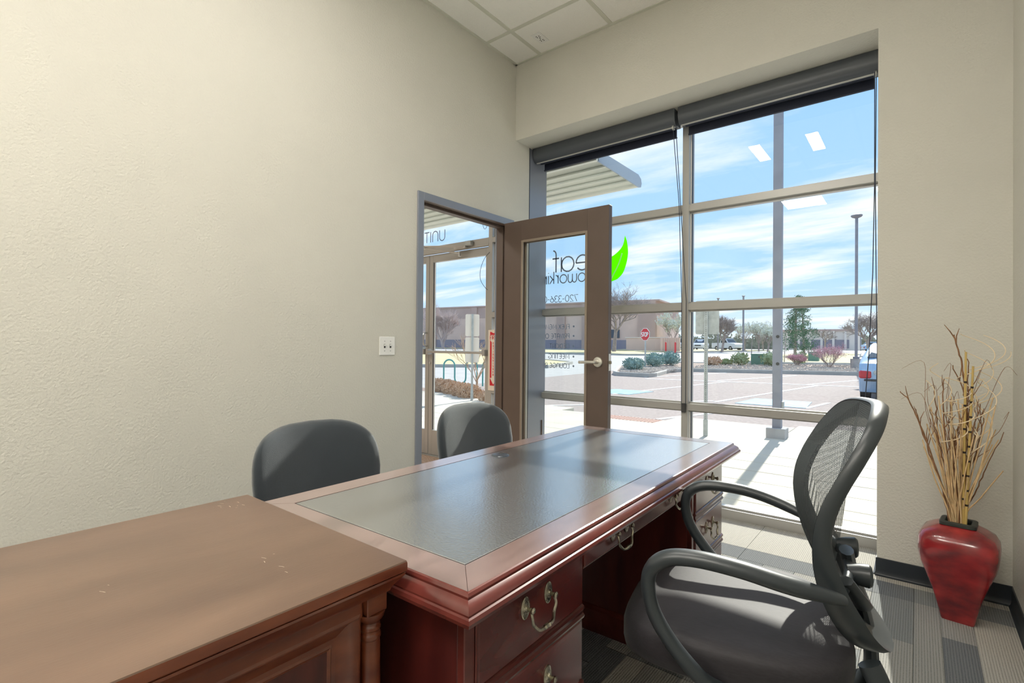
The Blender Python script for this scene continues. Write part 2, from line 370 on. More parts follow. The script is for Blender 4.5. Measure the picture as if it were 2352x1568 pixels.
# end cap of the dividing wall: steel filler panel between the wall end and the glazing
g = G().box(-.125, -.002, .196, .452, .0, ZS, .001)
struct('trim_1', g, 'frame_blue', smooth=False)
put('reveal_strip', G().box(-.002, .0015, .190, .199, .0, ZS), 'alum_side', bpy.data.objects['trim_1'], smooth=False)
put('edge_strip', G().box(-.010, .008, .396, .402, .09, .52), 'frame_dark', bpy.data.objects['trim_1'], smooth=False)

# ceiling: lay-in tiles in a T-bar grid
ceil = root('ceiling', loc=(1.4, -2, ZC))
put('deck', G().box(-3.6, XR, YB, 0, ZC+.06, ZC+.1), 'ceil_grid', ceil, smooth=False)
gx = [0, .25, .868, 1.478, 2.088, 2.698, XR]; gy = [0, -.382, -1.602, -2.822, -4.042, -5.262, YB+.12]
fill_cells = {(2, 4), (4, 4)}  # ceiling cells taken by the added fill lights
for i in range(6):
    for j in range(6):
        if (i, j) in fill_cells: continue
        put('ceiling_tile', G().box(gx[i]+.012, gx[i+1]-.012, gy[j+1]+.012, gy[j]-.012, ZC+.004, ZC+.018, .002), 'ceil_tile', ceil, smooth=False)
for i in range(6):
    x = -.25-.61*i
    for j in range(6):
        if i == 2 and j == 2: continue
        put('ceiling_tile', G().box(x-.598, x-.012, gy[j+1]+.012, gy[j]-.012, ZC+.004, ZC+.018, .002), 'ceil_tile', ceil, smooth=False) if x-.6 > -3.6 else None
for x in gx[1:-1]: put('grid_bar', G().box(x-.0145, x+.0145, YB, 0, ZC, ZC+.03), 'ceil_grid', ceil, smooth=False)
for y in gy[1:-1]: put('grid_bar', G().box(0, XR, y-.0145, y+.0145, ZC+.0005, ZC+.03), 'ceil_grid', ceil, smooth=False)
for b_ in ((0, .022, YB, 0), (XR-.022, XR, YB, 0), (0, XR, -.022, 0), (0, XR, YB, YB+.022)):
    put('wall_angle', G().box(*b_, ZC-.002, ZC+.02), 'ceil_grid', ceil, smooth=False)
def troffer(x0, x1, y0, y1, label, m_='diffuser', w_=.03):
    t = thing('ceiling_light', label, 'ceiling light', ((x0+x1)/2, (y0+y1)/2, ZC), group='recessed ceiling lights')
    put('diffuser', G().box(x0+w_, x1-w_, y0+w_, y1-w_, ZC-.003, ZC-.001), m_, t, smooth=False)
    g = G().box(x0+.002, x0+w_, y0+.002, y1-.002, ZC-.006, ZC+.02).box(x1-w_, x1-.002, y0+.002, y1-.002, ZC-.006, ZC+.02)
    g.box(x0+w_, x1-w_, y0+.002, y0+w_, ZC-.006, ZC+.02).box(x0+w_, x1-w_, y1-w_, y1-.002, ZC-.006, ZC+.02).box(x0+w_, x1-w_, y0+w_, y1-w_, ZC-.0008, ZC+.02)
    put('housing', g, 'white_plastic', t, smooth=False)
troffer(1.04, 1.20, -2.62, -2.00, 'narrow recessed ceiling light above the desk, left of the pair', 'strip', .02)
troffer(1.61, 1.77, -2.62, -2.00, 'narrow recessed ceiling light above the desk, right of the pair', 'strip', .02)
troffer(gx[2], gx[3], gy[5], gy[4], 'large added fill light in the ceiling behind the credenza side of the office')  # this and the next: unseen lights added to brighten the office
troffer(gx[4], gx[5], gy[5], gy[4], 'large added fill light in the ceiling behind the mesh chair side of the office')
troffer(-2.068, -1.482, gy[3], gy[2], 'unseen ceiling fill light added in the lobby beyond the open door')  # unseen light added to keep the lobby lit
# little plate on the ceiling tile
cp = thing('ceiling_plate', 'small white slotted plate on the ceiling tile by the corner', 'ceiling plate', (.373, -.187, ZC+.002))
put('plate', G().box(.333, .413, -.25, -.124, ZC-.002, ZC+.003, .0015), 'white_plastic', cp)
for y in (-.222, -.207, -.170, -.155):
    put('slot', G().box(.358, .368, y-.003, y+.003, ZC-.0028, ZC), 'slot', cp, smooth=False); put('slot', G().box(.378, .388, y-.003+.004, y+.003+.004, ZC-.0028, ZC), 'slot', cp, smooth=False)
put('slot', G().box(.371, .375, -.20, -.178, ZC-.0028, ZC), 'slot', cp, smooth=False)

# floor with carpet planks
fl = root('floor', loc=(1.4, -2, 0))
put('slab', G().box(-3.6, XR, YB, .52, -.15, -.007).box(-3.6, XR, YB, YW+.01, -.15, -.0065), 'concrete_grey', fl, smooth=False)
rnd = random.Random(3)
def tile(x0, x1, y0, y1, k):
    put('carpet_tile', G().box(x0+.0006, x1-.0006, y0+.0006, y1-.0006, -.0065, 0, .0012), CARPET[k], fl, smooth=False)
xs = [0, .59, 1.19, 1.80, 2.41, XR]
for a, b_, k in zip(xs, xs[1:], (2, 2, 3, 3, 3)): tile(a, b_, -.07, YW, k)
for a, b_, k in zip(xs, xs[1:], (0, 0, 0, 0, 0)):
    tile(a, min(b_, 2.57), -.245, -.07, k)
tile(2.57, 2.66, -.245, -.07, 1); tile(2.66, XR, -.245, -.07, 1)
cols = [0, .20, .36, .59, .80, .98, 1.19, 1.36, 1.50, 1.63, 1.72, 1.80, 1.93, 2.08, 2.22, 2.41, 2.57, 2.66, 2.767, XR]
for ci, (a, b_) in enumerate(zip(cols, cols[1:])):
    y = -.245
    first = True
    while y > YB+.02:
        L_ = rnd.choice((.61, .61, .45, .30))
        if first: L_ = {2.66: .285, 2.57: .9, 2.767: 1.2, 2.41: .43}.get(a, L_)
        k = rnd.choice((0, 1, 1, 2, 2, 2, 3))
        if a == 2.66: k = 2 if first else 0
        if a == 2.57: k = 2
        if a == 2.767: k = 3
        if a == 2.41: k = 1 if first else k
        y1 = max(y-L_, YB); tile(a, b_, y1, y, k); y = y1; first = False
put('lobby_mat', G().box(-3.6, -.13, YB, YW+.005, -.0065, 0), 'lobby_carpet', fl, smooth=False)
put('carpet_stretch', G().box(-.13, 0, -1.0, -.06, -.0065, 0), CARPET[1], fl, smooth=False)

# baseboards (black vinyl cove)
def cove(name, a, b_, nrm):
    a = Vector(a); b_ = Vector(b_); n_ = Vector(nrm)
    prof = [(0, .0), (.016, .0), (.016, .003), (.010, .006), (.006, .014), (.0045, .03), (.0045, .088), (.002, .0905), (0, .0905)]
    g = G(); g.loft([[p+n_*d+Vector((0, 0, z)) for d, z in prof] for p in (a, b_)])
    return struct(name, g, 'vinyl')
cove('baseboard_front', (PX-.004, 0, 0), (XR, 0, 0), (0, -1, 0))
cove('baseboard_right', (XR, .0, 0), (XR, YB, 0), (-1, 0, 0))
cove('baseboard_left', (0, YB, 0), (0, -1.045, 0), (1, 0, 0))
cove('baseboard_corner', (0, -.025, 0), (0, .19, 0), (1, 0, 0))
cove('baseboard_pier', (PX, 0, 0), (PX, YW, 0), (-1, 0, 0))

# ------------------------------------------------------------------ storefront glazing
def glazing(rt, xs_v, zs_h, xa, xb, za, zb, w=.0475, panes=None):
    """vertical mullions at xs_v (centres), horizontals at zs_h between them; panes in every cell"""
    D0, D1 = YW, YW+.115
    for x in xs_v:
        put('vertical_mullion', G().box(x-w/2, x+w/2, D0, D1, za, zb, .0012), 'alum', rt, smooth=False)
    edges = [xa]+list(xs_v)+[xb]
    for i in range(len(edges)-1):
        l = edges[i]+(w/2 if edges[i] in xs_v else 0); r_ = edges[i+1]-(w/2 if edges[i+1] in xs_v else 0)
        if r_-l < .02: continue
        if panes is not None and i not in panes: continue
        for z in zs_h:
            put('rail', G().box(l, r_, D0+.0006, D1-.001, z-.0245, z+.0245, .0012), 'alum', rt, smooth=False)
            for zz_ in (z-.0245, z+.0245):
                s_ = -1 if zz_ < z else 1
                put('glazing_stop', G().box(l+.001, r_-.001, YG-.022, YG-.008, min(zz_, zz_+s_*.011), max(zz_, zz_+s_*.011)), 'alum', rt, smooth=False)
        zl = [za]+[z for z in zs_h]+[zb]
        for j in range(len(zl)-1):
            z0 = zl[j]+(.0245 if j else 0); z1 = zl[j+1]-(.0245 if j < len(zl)-2 else 0)
            put('pane', G().box(l, r_, YG, YG+.004, z0, z1), 'glass', rt, smooth=False)
            for x in (l, r_):
                s_ = 1 if x == l else -1
                put('gasket', G().box(min(x, x+s_*.009), max(x, x+s_*.009), YG-.012, YG+.012, z0+.012, z1-.012), 'alum_side', rt, smooth=False)
                put('glazing_bead', G().box(min(x, x+s_*.006), max(x, x+s_*.006), YG-.020, YG-.0125, z0+.012, z1-.012), 'white_plastic', rt, smooth=False)
ZH = [.739, 1.462, 2.177]
w1 = root('window_1', loc=(1.2, YW, 0))
glazing(w1, [-.612, 1.262], ZH, -3.0, PX, .062, ZS, panes=[1, 2])
put('sill_rail', G().box(-.588, PX, YW-.002, YW+.115, 0, .062, .0012), 'alum', w1, smooth=False)
put('sill_stop', G().box(-.588, PX, YG-.03, YG-.006, .062, .074), 'alum', w1, smooth=False)
put('head_rail', G().box(-.588, PX, YW+.001, YW+.115, ZS-.03, ZS, .001), 'alum', w1, smooth=False)

# lettering on the glass, read from outside: strokes with a constant width
def arc(cx, cy, rx, ry, a0, a1, n_=14): return [(cx+rx*math.cos(R(a0+(a1-a0)*i/n_)), cy+ry*math.sin(R(a0+(a1-a0)*i/n_))) for i in range(n_+1)]
GL = {  # glyph: (advance, strokes) in x-height / cap units
 'l': (.30, [[(.12, 0), (.12, 1.5)]]), 'e': (1.05, [arc(.5, .5, .45, .5, 0, 320)+[], [(.05, .5), (.95, .5)]]),
 'a': (1.12, [arc(.5, .5, .45, .5, 0, 360), [(.97, 0), (.97, 1)]]), 'f': (.62, [[(.25, 0), (.25, 1.2)]+arc(.47, 1.2, .22, .3, 180, 90, 6), [(.02, .95), (.52, .95)]]),
 'c': (.95, [arc(.5, .5, .45, .5, 45, 315)]), 'o': (1.1, [arc(.5, .5, .45, .5, 0, 360)]),
 'w': (1.25, [[(.05, 1), (.05, .4)]+arc(.32, .35, .27, .35, 180, 360, 8)+[(.59, 1)], [(.59, .4)]+arc(.86, .35, .27, .35, 180, 360, 8)+[(1.13, 1)]]),
 'r': (.58, [[(.1, 0), (.1, 1)], [(.1, .55)]+arc(.42, .62, .32, .36, 180, 90, 6)]), 'k': (.72, [[(.1, 0), (.1, 1.45)], [(.62, .98), (.12, .42)], [(.25, .55), (.65, 0)]]),
 'i': (.28, [[(.1, 0), (.1, 1)], [(.1, 1.28), (.1, 1.36)]]), 'n': (1.0, [[(.1, 0), (.1, 1)], [(.1, .6)]+arc(.48, .6, .38, .4, 180, 0, 10)+[(.86, 0)]]),
 'g': (1.1, [arc(.5, .5, .45, .5, 0, 360), [(.95, 1), (.95, -.15)]+arc(.5, -.1, .45, .35, 0, -140, 8)]),
 '7': (.72, [[(.03, 1), (.62, 1), (.22, 0)]]), '2': (.74, [arc(.33, .72, .28, .28, 160, -30, 8)+[(.05, 0), (.64, 0)]]), '0': (.80, [arc(.36, .5, .3, .5, 0, 360)]),
 '3': (.68, [arc(.28, .76, .25, .24, 150, -80, 8), arc(.28, .26, .28, .27, 80, -150, 8)]), '6': (.72, [arc(.32, .3, .28, .3, 0, 360), [(.05, .35), (.48, 1)]]), '-': (.46, [[(.05, .45), (.36, .45)]]),
 'F': (.68, [[(.05, 0), (.05, 1), (.55, 1)], [(.05, .52), (.48, .52)]]), 'L': (.62, [[(.05, 1), (.05, 0), (.5, 0)]]),
 'E': (.78, [arc(.4, .5, .35, .5, 60, 300), [(.06, .5), (.55, .5)]]), 'X': (.75, [[(.05, 0), (.62, 1)], [(.05, 1), (.62, 0)]]),
 'M': (1.1, [[(.05, 0), (.14, 1), (.48, .25), (.82, 1), (.91, 0)]]),
 'P': (.68, [[(.05, 0), (.05, 1), (.3, 1)]+arc(.3, .74, .26, .26, 90, -90, 8)+[(.05, .48)]]), 'R': (.72, [[(.05, 0), (.05, 1), (.3, 1)]+arc(.3, .74, .26, .26, 90, -90, 8)+[(.05, .48)], [(.3, .48), (.58, 0)]]),
 'I': (.24, [[(.08, 0), (.08, 1)]]), 'V': (.8, [[(.03, 1), (.35, 0), (.67, 1)]]), 'A': (.82, [[(.03, 0), (.03, .6)]+arc(.35, .6, .32, .4, 180, 0, 8)+[(.67, 0)], [(.03, .4), (.67, .4)]]),
 'T': (.74, [[(.02, 1), (.62, 1)], [(.32, 1), (.32, 0)]]), 'O': (1.0, [arc(.45, .5, .42, .5, 0, 360)]), 'U': (.85, [[(.05, 1), (.05, .35)]+arc(.37, .35, .32, .35, 180, 360, 8)+[(.69, 1)]]),
 'N': (.85, [[(.05, 0), (.05, .62)]+arc(.37, .62, .32, .38, 180, 0, 8)+[(.69, 0)]]), 'G': (1.0, [arc(.47, .5, .42, .5, 50, 340)+[(.55, .45)]]), 'D': (.82, [[(.05, 0), (.05, 1), (.28, 1)]+arc(.28, .5, .42, .5, 90, -90, 10)+[(.05, 0)]]),
 'C': (.88, [arc(.47, .5, .42, .5, 50, 310)]), 'S': (.7, [arc(.32, .75, .26, .25, 40, 270, 8)+arc(.32, .25, .28, .25, 90, -140, 8)]), 'H': (.8, [[(.05, 0), (.05, 1)], [(.63, 0), (.63, 1)], [(.05, .5), (.63, .5)]]),
 'Q': (1., [arc(.45, .5, .42, .5, 0, 360), [(.6, .25), (.9, -.05)]]), '.': (.5, [arc(.2, .45, .07, .07, 0, 360, 8)]), ' ': (.45, [])}
def ribbon(g, pts, w, fn):
    n_ = len(pts)
    if n_ < 2: return
    closed = math.dist(pts[0], pts[-1]) < 1e-6 and n_ > 3
    if closed: pts = pts[:-1]; n_ -= 1
    vs = []
    for i in range(n_):
        a = pts[(i-1) % n_] if (closed or i) else pts[0]; b_ = pts[(i+1) % n_] if (closed or i < n_-1) else pts[-1]
        d = (b_[0]-a[0], b_[1]-a[1]); L_ = math.hypot(*d) or 1; nx, ny = -d[1]/L_*w/2, d[0]/L_*w/2
        x, y = pts[i]
        for t in (0, 1): vs += [fn(x+nx, y+ny, t), fn(x-nx, y-ny, t)]
    fs = []
    for i in range(n_ if closed else n_-1):
        j = (i+1) % n_; a = i*4; b_ = j*4
        fs += [(a, a+1, b_+1, b_), (a+2, b_+2, b_+3, a+3), (a, b_, b_+2, a+2), (a+1, a+3, b_+3, b_+1)]
    if not closed: fs += [(0, 2, 3, 1), ((n_-1)*4, (n_-1)*4+1, (n_-1)*4+3, (n_-1)*4+2)]
    g.add(vs, fs)
def word(txt, h, w, fn, sx=1.0, gap=0.):
    """fn(u, v, t): u along reading direction in metres, v up, t depth 0/1"""
    g = G(); x = 0
    for ch in txt:
        adv, st = GL[ch]
        for s_ in st: ribbon(g, [(x+px*h*sx, py*h) for px, py in s_], w, fn)
        x += adv*h*sx+gap
    return g, x
def on_glass(x0, z0, y=YG-.0012):   # text starts at x0 and runs towards -x (reads correctly from outside)
    return lambda u, v, t: (x0-u, y+t*.0008, z0+v)
def width(txt, h, sx=1.0): return sum(GL[c_][0] for c_ in txt)*h*sx
put('lettering', word('leaf', .128, .0125, on_glass(.480, 1.812), sx=1.08)[0], 'letter', w1, smooth=False)
put('lettering', word('coworking', .073, .0090, on_glass(.478, 1.715), sx=1.07)[0], 'letter', w1, smooth=False)
put('lettering', word('720-336-0', .056, .0058, on_glass(.331, 1.552), sx=1.08)[0], 'letter', w1, smooth=False)
for z, t_ in ((1.318, 'FLEX MEM'), (1.237, 'PRIVATE O'), (1.150, 'DEDICAT'), (1.061, 'MEETING'), (.980, 'LOUNGE R')):
    put('lettering', word(t_, .040, .0052, on_glass(.248, z), sx=1.02)[0], 'letter', w1, smooth=False)
    ribbon_g = G(); ribbon(ribbon_g, [(.289+.0045*math.cos(a*PI/6), z+.020+.0045*math.sin(a*PI/6)) for a in range(13)], .0085, lambda a, b_, t: (a, YG-.0012+t*.0008, b_)); put('bullet', ribbon_g, 'letter', w1, smooth=False)
# leaf emblem
def leafpoly(s_=1.0):
    L_ = [(.758, 2.055), (.745, 1.99), (.715, 1.945), (.66, 1.905), (.61, 1.885), (.585, 1.84), (.585, 1.78), (.605, 1.72), (.628, 1.690)]
    R_ = [(.66, 1.700), (.70, 1.715), (.745, 1.760), (.772, 1.83), (.785, 1.90), (.783, 1.96), (.775, 2.01)]
    return [(p.x, p.y) for p in spline([(a, b_, 0) for a, b_ in L_], 5)]+[(p.x, p.y) for p in spline([(a, b_, 0) for a, b_ in R_], 5)]
lp = leafpoly(); cxl = sum(p[0] for p in lp)/len(lp); czl = sum(p[1] for p in lp)/len(lp)
gle = G().prism(lp, lambda a, b_, t: (a, t, b_), YG-.0012, YG-.0006)
put('leaf_emblem', gle, 'leafgreen', w1, smooth=False, label='lime green leaf on the glass')
gv = G(); vein = [(p.x, p.y) for p in spline([(.628, 1.695, 0), (.66, 1.75, 0), (.70, 1.82, 0), (.722, 1.875, 0), (.735, 1.915, 0)], 5)]
ribbon(gv, vein, .010, lambda a, b_, t: (a, YG-.0022+t*.0008, b_)); put('leaf_vein', gv, 'leafpale', w1, smooth=False, label='white vein of the leaf')

# ------------------------------------------------------------------ entry doors of the lobby
d2 = root('door_2', loc=(-1.5, YW, 0))
put('transom_bar', G().box(-2.95, -.636, YW+.0005, YW+.115, 2.148, 2.205, .0012), 'alum', d2, smooth=False)
put('pane', G().box(-2.95, -.636, YG, YG+.004, 2.205, ZS-.03), 'glass', d2, smooth=False)
put('head_rail', G().box(-2.95, -.636, YW, YW+.115, ZS-.03, ZS, .001), 'alum', d2, smooth=False)
put('threshold', G().box(-2.95, -.636, YW+.0, YW+.115, -.006, .008, .001), 'alum', d2, smooth=False)
put('header_stop', G().box(-2.95, -.636, YW-.004, YW+.03, 2.128, 2.150, .001), 'alum', d2, smooth=False)
def entry_leaf(xa, xb, pull_side):
    st_, y0, y1 = .052, YW+.028, YW+.072
    lf = put('door_leaf', G().box(xa, xa+st_, y0, y1, .012, 2.122, .0015).box(xb-st_, xb, y0, y1, .012, 2.122, .0015).box(xa+st_, xb-st_, y0, y1, 2.045, 2.122, .0015).box(xa+st_, xb-st_, y0, y1, .012, .27, .0015), 'alum', d2, smooth=False)
    put('pane', G().box(xa+st_, xb-st_, YG, YG+.005, .27, 2.045), 'glass', lf, smooth=False)
    for x in (xa+st_, xb-st_):
        s_ = 1 if x < (xa+xb)/2 else -1
        put('gasket', G().box(min(x, x+s_*.008), max(x, x+s_*.008), YG-.013, YG-.004, .275, 2.04), 'alum_side', lf, smooth=False)
        put('glazing_bead', G().box(min(x+s_*.009, x+s_*.014), max(x+s_*.009, x+s_*.014), YG-.012, YG-.004, .275, 2.04), 'white_plastic', lf, smooth=False)
    zb = 1.098
    pb = put('push_bar', G().tube([(xa+.03, y0-.048, zb), (xb-.03, y0-.048, zb)], .013, 12), 'alum', lf)
    put('bar_bracket', G().box(xa+.012, xa+.046, y0-.06, y0, zb-.03, zb+.03, .003), 'alum', lf); put('bar_bracket', G().box(xb-.046, xb-.012, y0-.06, y0, zb-.03, zb+.03, .003), 'alum', lf)
    return lf
la = entry_leaf(-1.492, -.640, 1); lb = entry_leaf(-2.352, -1.500, -1)
put('lock_pull', G().tube(spline([(-1.52, YW+.02, 1.30), (-1.52, YW-.02, 1.29), (-1.52, YW-.03, 1.23), (-1.52, YW-.02, 1.17), (-1.52, YW+.02, 1.16)], 4), .010, 8), 'steel', lb)
put('lock_cylinder', G().tube([(-1.468, YW+.026, .98), (-1.468, YW+.018, .98)], .012, 12), 'steel', la)
# closer with double arm, mounted on the transom
dc = thing('door_closer', 'silver double arm door closer above the lobby entry door', 'door closer', (-1.1, YW, 2.17))
put('bracket', G().box(-1.06, -.90, YW-.05, YW, 2.125, 2.150, .004), 'steel', dc)
put('arm', G().tube([(-.93, YW-.045, 2.140), (-1.10, YW-.13, 2.150), (-1.33, YW-.20, 2.162)], .0095, 8), 'steel', dc)
put('arm', G().tube([(-1.33, YW-.20, 2.150), (-.99, YW-.035, 2.085)], .0080, 8), 'steel', dc)
put('elbow', G().lathe([(.017, -.012), (.020, 0), (.017, .018)], (-1.33, YW-.20, 2.15)), 'steel', dc)
put('pivot', G().lathe([(.015, -.03), (.015, .012)], (-.99, YW-.035, 2.085)), 'steel', dc)
put('adjuster_body', G().box(-.92, -.83, YW-.045, YW, 2.150, 2.195, .006), 'galv', dc)
dv = thing('door_contact_wire', 'thin grey cable looping off the lobby entry mullion', 'cable', (-.612, YW, 2.1))
put('cable', G().tube(spline([(-.617, YW-.004, 2.06), (-.66, YW-.03, 2.00), (-.70, YW-.04, 1.90), (-.70, YW-.04, 1.80), (-.665, YW-.02, 1.73), (-.64, YW-.003, 1.70)], 6), .0022, 6), 'cord', dv)
put('cable', G().tube(spline([(-.70, YW-.006, 2.44), (-.705, YW-.01, 2.36), (-.69, YW-.012, 2.30), (-.665, YW-.012, 2.29), (-.645, YW-.01, 2.33), (-.636, YW-.004, 2.38)], 6), .0022, 6), 'cord', dv)
put('lettering', word('UNIT', .112, .0095, on_glass(-1.288, 2.268), sx=1.12)[0], 'letter', d2, smooth=False)

# ------------------------------------------------------------------ office door (open into the room)
D_TOP = 2.134
d1 = root('door_1', loc=(0, -.53, 0))
ya, yb = -1.039, -.026
# hollow metal frame: face, return, stop
def framepiece(nm, x0, x1, y0, y1, z0, z1, m_='frame_blue'): put(nm, G().box(x0, x1, y0, y1, z0, z1, .0012), m_, d1, smooth=False)
for sx_, m_ in ((.0, 'frame_blue'), (-.13, 'frame_blue')):
    xa_, xb_ = (0, .014) if sx_ == 0 else (-.144, -.13)
    framepiece('frame_face', xa_, xb_, ya, ya+.050, 0, D_TOP+.052); framepiece('frame_face', xa_, xb_, yb-.050, yb, 0, D_TOP+.052)
    framepiece('frame_face', xa_, xb_, ya+.050, yb-.050, D_TOP+.002, D_TOP+.052)
framepiece('frame_jamb', -.13, 0, ya+.017, ya+.050, 0, D_TOP+.036, 'frame_dark'); framepiece('frame_jamb', -.13, 0, yb-.050, yb-.017, 0, D_TOP+.036, 'frame_dark')
framepiece('frame_head', -.13, 0, ya+.050, yb-.050, D_TOP+.002, D_TOP+.036, 'frame_dark')
framepiece('door_stop', -.105, -.050, ya+.050, ya+.066, 0, D_TOP+.002, 'frame_dark'); framepiece('door_stop', -.105, -.050, yb-.066, yb-.050, 0, D_TOP+.002, 'frame_dark'); framepiece('door_stop', -.105, -.050, ya+.066, yb-.066, D_TOP-.014, D_TOP+.002, 'frame_dark')
# leaf hinged at the far jamb, opened square to the wall: along +x
X0, X1, YL0, YL1 = .034, .948, -.172, -.128
LZ0, LZ1 = .012, 2.130
vx0, vx1, vz0, vz1 = .205, .782, .26, 1.975
lf = put('door_leaf', G().box(X0, vx0, YL0, YL1, LZ0, LZ1, .001).box(vx1, X1, YL0, YL1, LZ0, LZ1, .001).box(vx0, vx1, YL0, YL1, vz1, LZ1, .001).box(vx0, vx1, YL0, YL1, LZ0, vz0, .001), 'frame_dark', d1, smooth=False)
g = G()
for y0_, y1_ in ((YL0-.006, YL0+.004), (YL1-.004, YL1+.006)):
    g.box(vx0-.002, vx0+.016, y0_, y1_, vz0, vz1, .002).box(vx1-.016, vx1+.002, y0_, y1_, vz0, vz1, .002).box(vx0+.016, vx1-.016, y0_, y1_, vz1-.016, vz1+.002, .002).box(vx0+.016, vx1-.016, y0_, y1_, vz0-.002, vz0+.016, .002)
put('glazing_frame', g, 'lite_frame', lf, smooth=False)
put('pane', G().box(vx0+.001, vx1-.001, -.152, -.147, vz0+.001, vz1-.001), 'glass', lf, smooth=False)
lv = put('door_handle', G().lathe([(.0, .013), (.022, .013), (.033, .010), (.036, .004), (.036, .0)], seg=28, cap=True), 'satin', lf, world=False)
lv.matrix_basis = Matrix.Translation(Vector((.872, YL0, 1.062))-Vector((0, -.53, 0))) @ Matrix.Rotation(R(90), 4, 'X')
def dput(nm, g_, m_): return put(nm, g_, m_, lf)
dput('lever', G().tube([(.872, YL0-.008, 1.062), (.872, YL0-.055, 1.062)], [.014, .010], 14).tube(spline([(.872, YL0-.052, 1.062), (.84, YL0-.058, 1.062), (.80, YL0-.058, 1.061), (.755, YL0-.056, 1.060)], 5), [.0105]*16, 10), 'satin')
dput('keyhole', G().tube([(.872, YL0-.05, 1.062), (.872, YL0-.060, 1.062)], [.0105, .008], 12), 'steel')
dput('lever', G().tube([(.872, YL1, 1.062), (.872, YL1+.055, 1.062)], [.014, .010], 14).tube([(.872, YL1+.052, 1.062), (.755, YL1+.056, 1.060)], .010, 10), 'satin')
dput('latch_plate', G().box(X1, X1+.002, -.164, -.136, 1.005, 1.120, .0005), 'satin'); dput('latch_bolt', G().box(X1+.002, X1+.014, -.157, -.143, 1.050, 1.072, .002), 'brass')
for z in (1.93, 1.05, .25):
    put('hinge', G().tube([(.026, -.122, z-.057), (.026, -.122, z+.057)], .0065, 10).box(.02, .034, YL1+.0, YL1+.003, z-.055, z+.055), 'satin', d1)
# light switch
ls = thing('light_switch', 'white two-gang toggle light switch plate beside the doorway', 'light switch', (0, -1.27, 1.16))
put('plate', G().box(0, .006, -1.330, -1.212, 1.103, 1.218, .003), 'white_plastic', ls)
for y in (-1.292, -1.248):
    put('slot', G().box(.0055, .0068, y-.006, y+.006, 1.148, 1.172), 'slot', ls, smooth=False)
    put('toggle', G().box(.004, .017, y-.0042, y+.0042, 1.160, 1.170, .001), 'white_plastic', ls)
    for z in (1.130, 1.190): put('screw', G().tube([(.0055, y, z), (.0075, y, z)], .0032, 10), 'screw', ls)
# extinguisher sign on the mullion behind the doorway
fs_ = thing('fire_extinguisher_sign', 'red and cream vertical FIRE EXTINGUISHER arrow sign on the lobby mullion', 'sign', (-.55, YW-.004, .74))
put('plate', G().box(-.622, -.496, YW-.008, YW-.003, .742, 1.318, .001), 'cream', fs_, smooth=False)
put('red_panel', G().box(-.598, -.510, YW-.0095, YW-.008, .790, 1.298), 'red', fs_, smooth=False)
def fsf(x0, z0, t0=.0105): return lambda u, v, t: (x0+u, YW-t0-t*.0008, z0+v)
pl = lambda poly: G().prism(poly, lambda a, b_, t: (a, YW-.0097-t, b_), 0, .0006)
put('white_arrow', pl([(-.584, 1.298), (-.524, 1.298), (-.554, 1.285)]), 'cream', fs_, smooth=False)
put('white_arrow', pl([(-.593, 1.268), (-.515, 1.268), (-.515, 1.215), (-.532, 1.200), (-.532, .862), (-.512, .862), (-.554, .800), (-.596, .862), (-.576, .862), (-.576, 1.200), (-.593, 1.215)]), 'cream', fs_, smooth=False)
wF, _ = word('FIRE', .036, .0048, fsf(-.598, 1.226, .0108), sx=.88, gap=.0020); put('lettering', wF, 'red', fs_, smooth=False)
for i, ch in enumerate('EXTINGUISHER'):
    wg, _ = word(ch, .018, .004, fsf(-.554-GL[ch][0]*.008, 1.182-i*.0272, .0108), sx=.9); put('lettering', wg, 'red', fs_, smooth=False)

# ------------------------------------------------------------------ roller shades
def shade(x0, x1, label):
    t = thing('roller_shade', label, 'window shade', ((x0+x1)/2, .30, 2.75), group='roller shades over the window')
    zt = ZS-.003; prof = [(.222, zt), (.222, zt-.055), (.228, zt-.085), (.243, zt-.104), (.262, zt-.112), (.275, zt-.110), (.275, zt-.104), (.345, zt-.104), (.345, zt)]
    put('cassette', G().loft([[(x, y, z) for y, z in prof] for x in (x0, x1)]), 'shade_box', t, ang=30)
    for x in (x0, x1):
        s_ = -1 if x == x0 else 1
        put('end_cap', G().loft([[(x_, y, z) for y, z in [(a+(.002 if a < .3 else 0), b_+.0) for a, b_ in prof]] for x_ in (x, x+s_*.006)]), 'shade_box', t, ang=30)
    put('bottom_lip', G().box(x0+.004, x1-.004, .262, .276, zt-.118, zt-.110, .002), 'alum', t, smooth=False)
    put('cloth_roll', G().tube([(x0+.02, .312, zt-.068), (x1-.02, .312, zt-.068)], .045, 20), 'shade_cloth', t)
    put('cloth', G().box(x0+.025, x1-.025, .3555, .357, zt-.150, zt-.068), 'shade_cloth', t, smooth=False)
    put('hem_bar', G().tube([(x0+.025, .356, zt-.156), (x1-.025, .356, zt-.156)], .011, 8, sx=.5), 'shade_cloth', t)
    put('clutch', G().lathe([(.018, -.006), (.018, .006)], seg=14), 'steel', t, world=False).matrix_basis = Matrix.Translation(Vector((x1-.014, .262, zt-.118))-Vector(((x0+x1)/2, .30, 2.75))) @ Matrix.Rotation(R(90), 4, 'Y')
    return t
sL = shade(.018, 1.236, 'charcoal roller shade cassette over the left window bay beside the open door')
sR = shade(1.272, PX-.012, 'charcoal roller shade cassette over the right window bay next to the pier')
put('bead_chain', G().tube([(1.222, .250, 2.73), (1.236, .34, 2.2), (1.247, .375, 1.5), (1.247, .380, .76)], .0026, 6), 'cord', sL); put('bead_chain', G().tube([(1.230, .285, 2.73), (1.243, .35, 2.2), (1.277, .380, 1.5), (1.277, .380, .76)], .0026, 6), 'cord', sL)
put('chain_tensioner', G().box(1.246, 1.278, .376, .396, .70, .765, .003), 'slot', sL)
xc = PX-.028
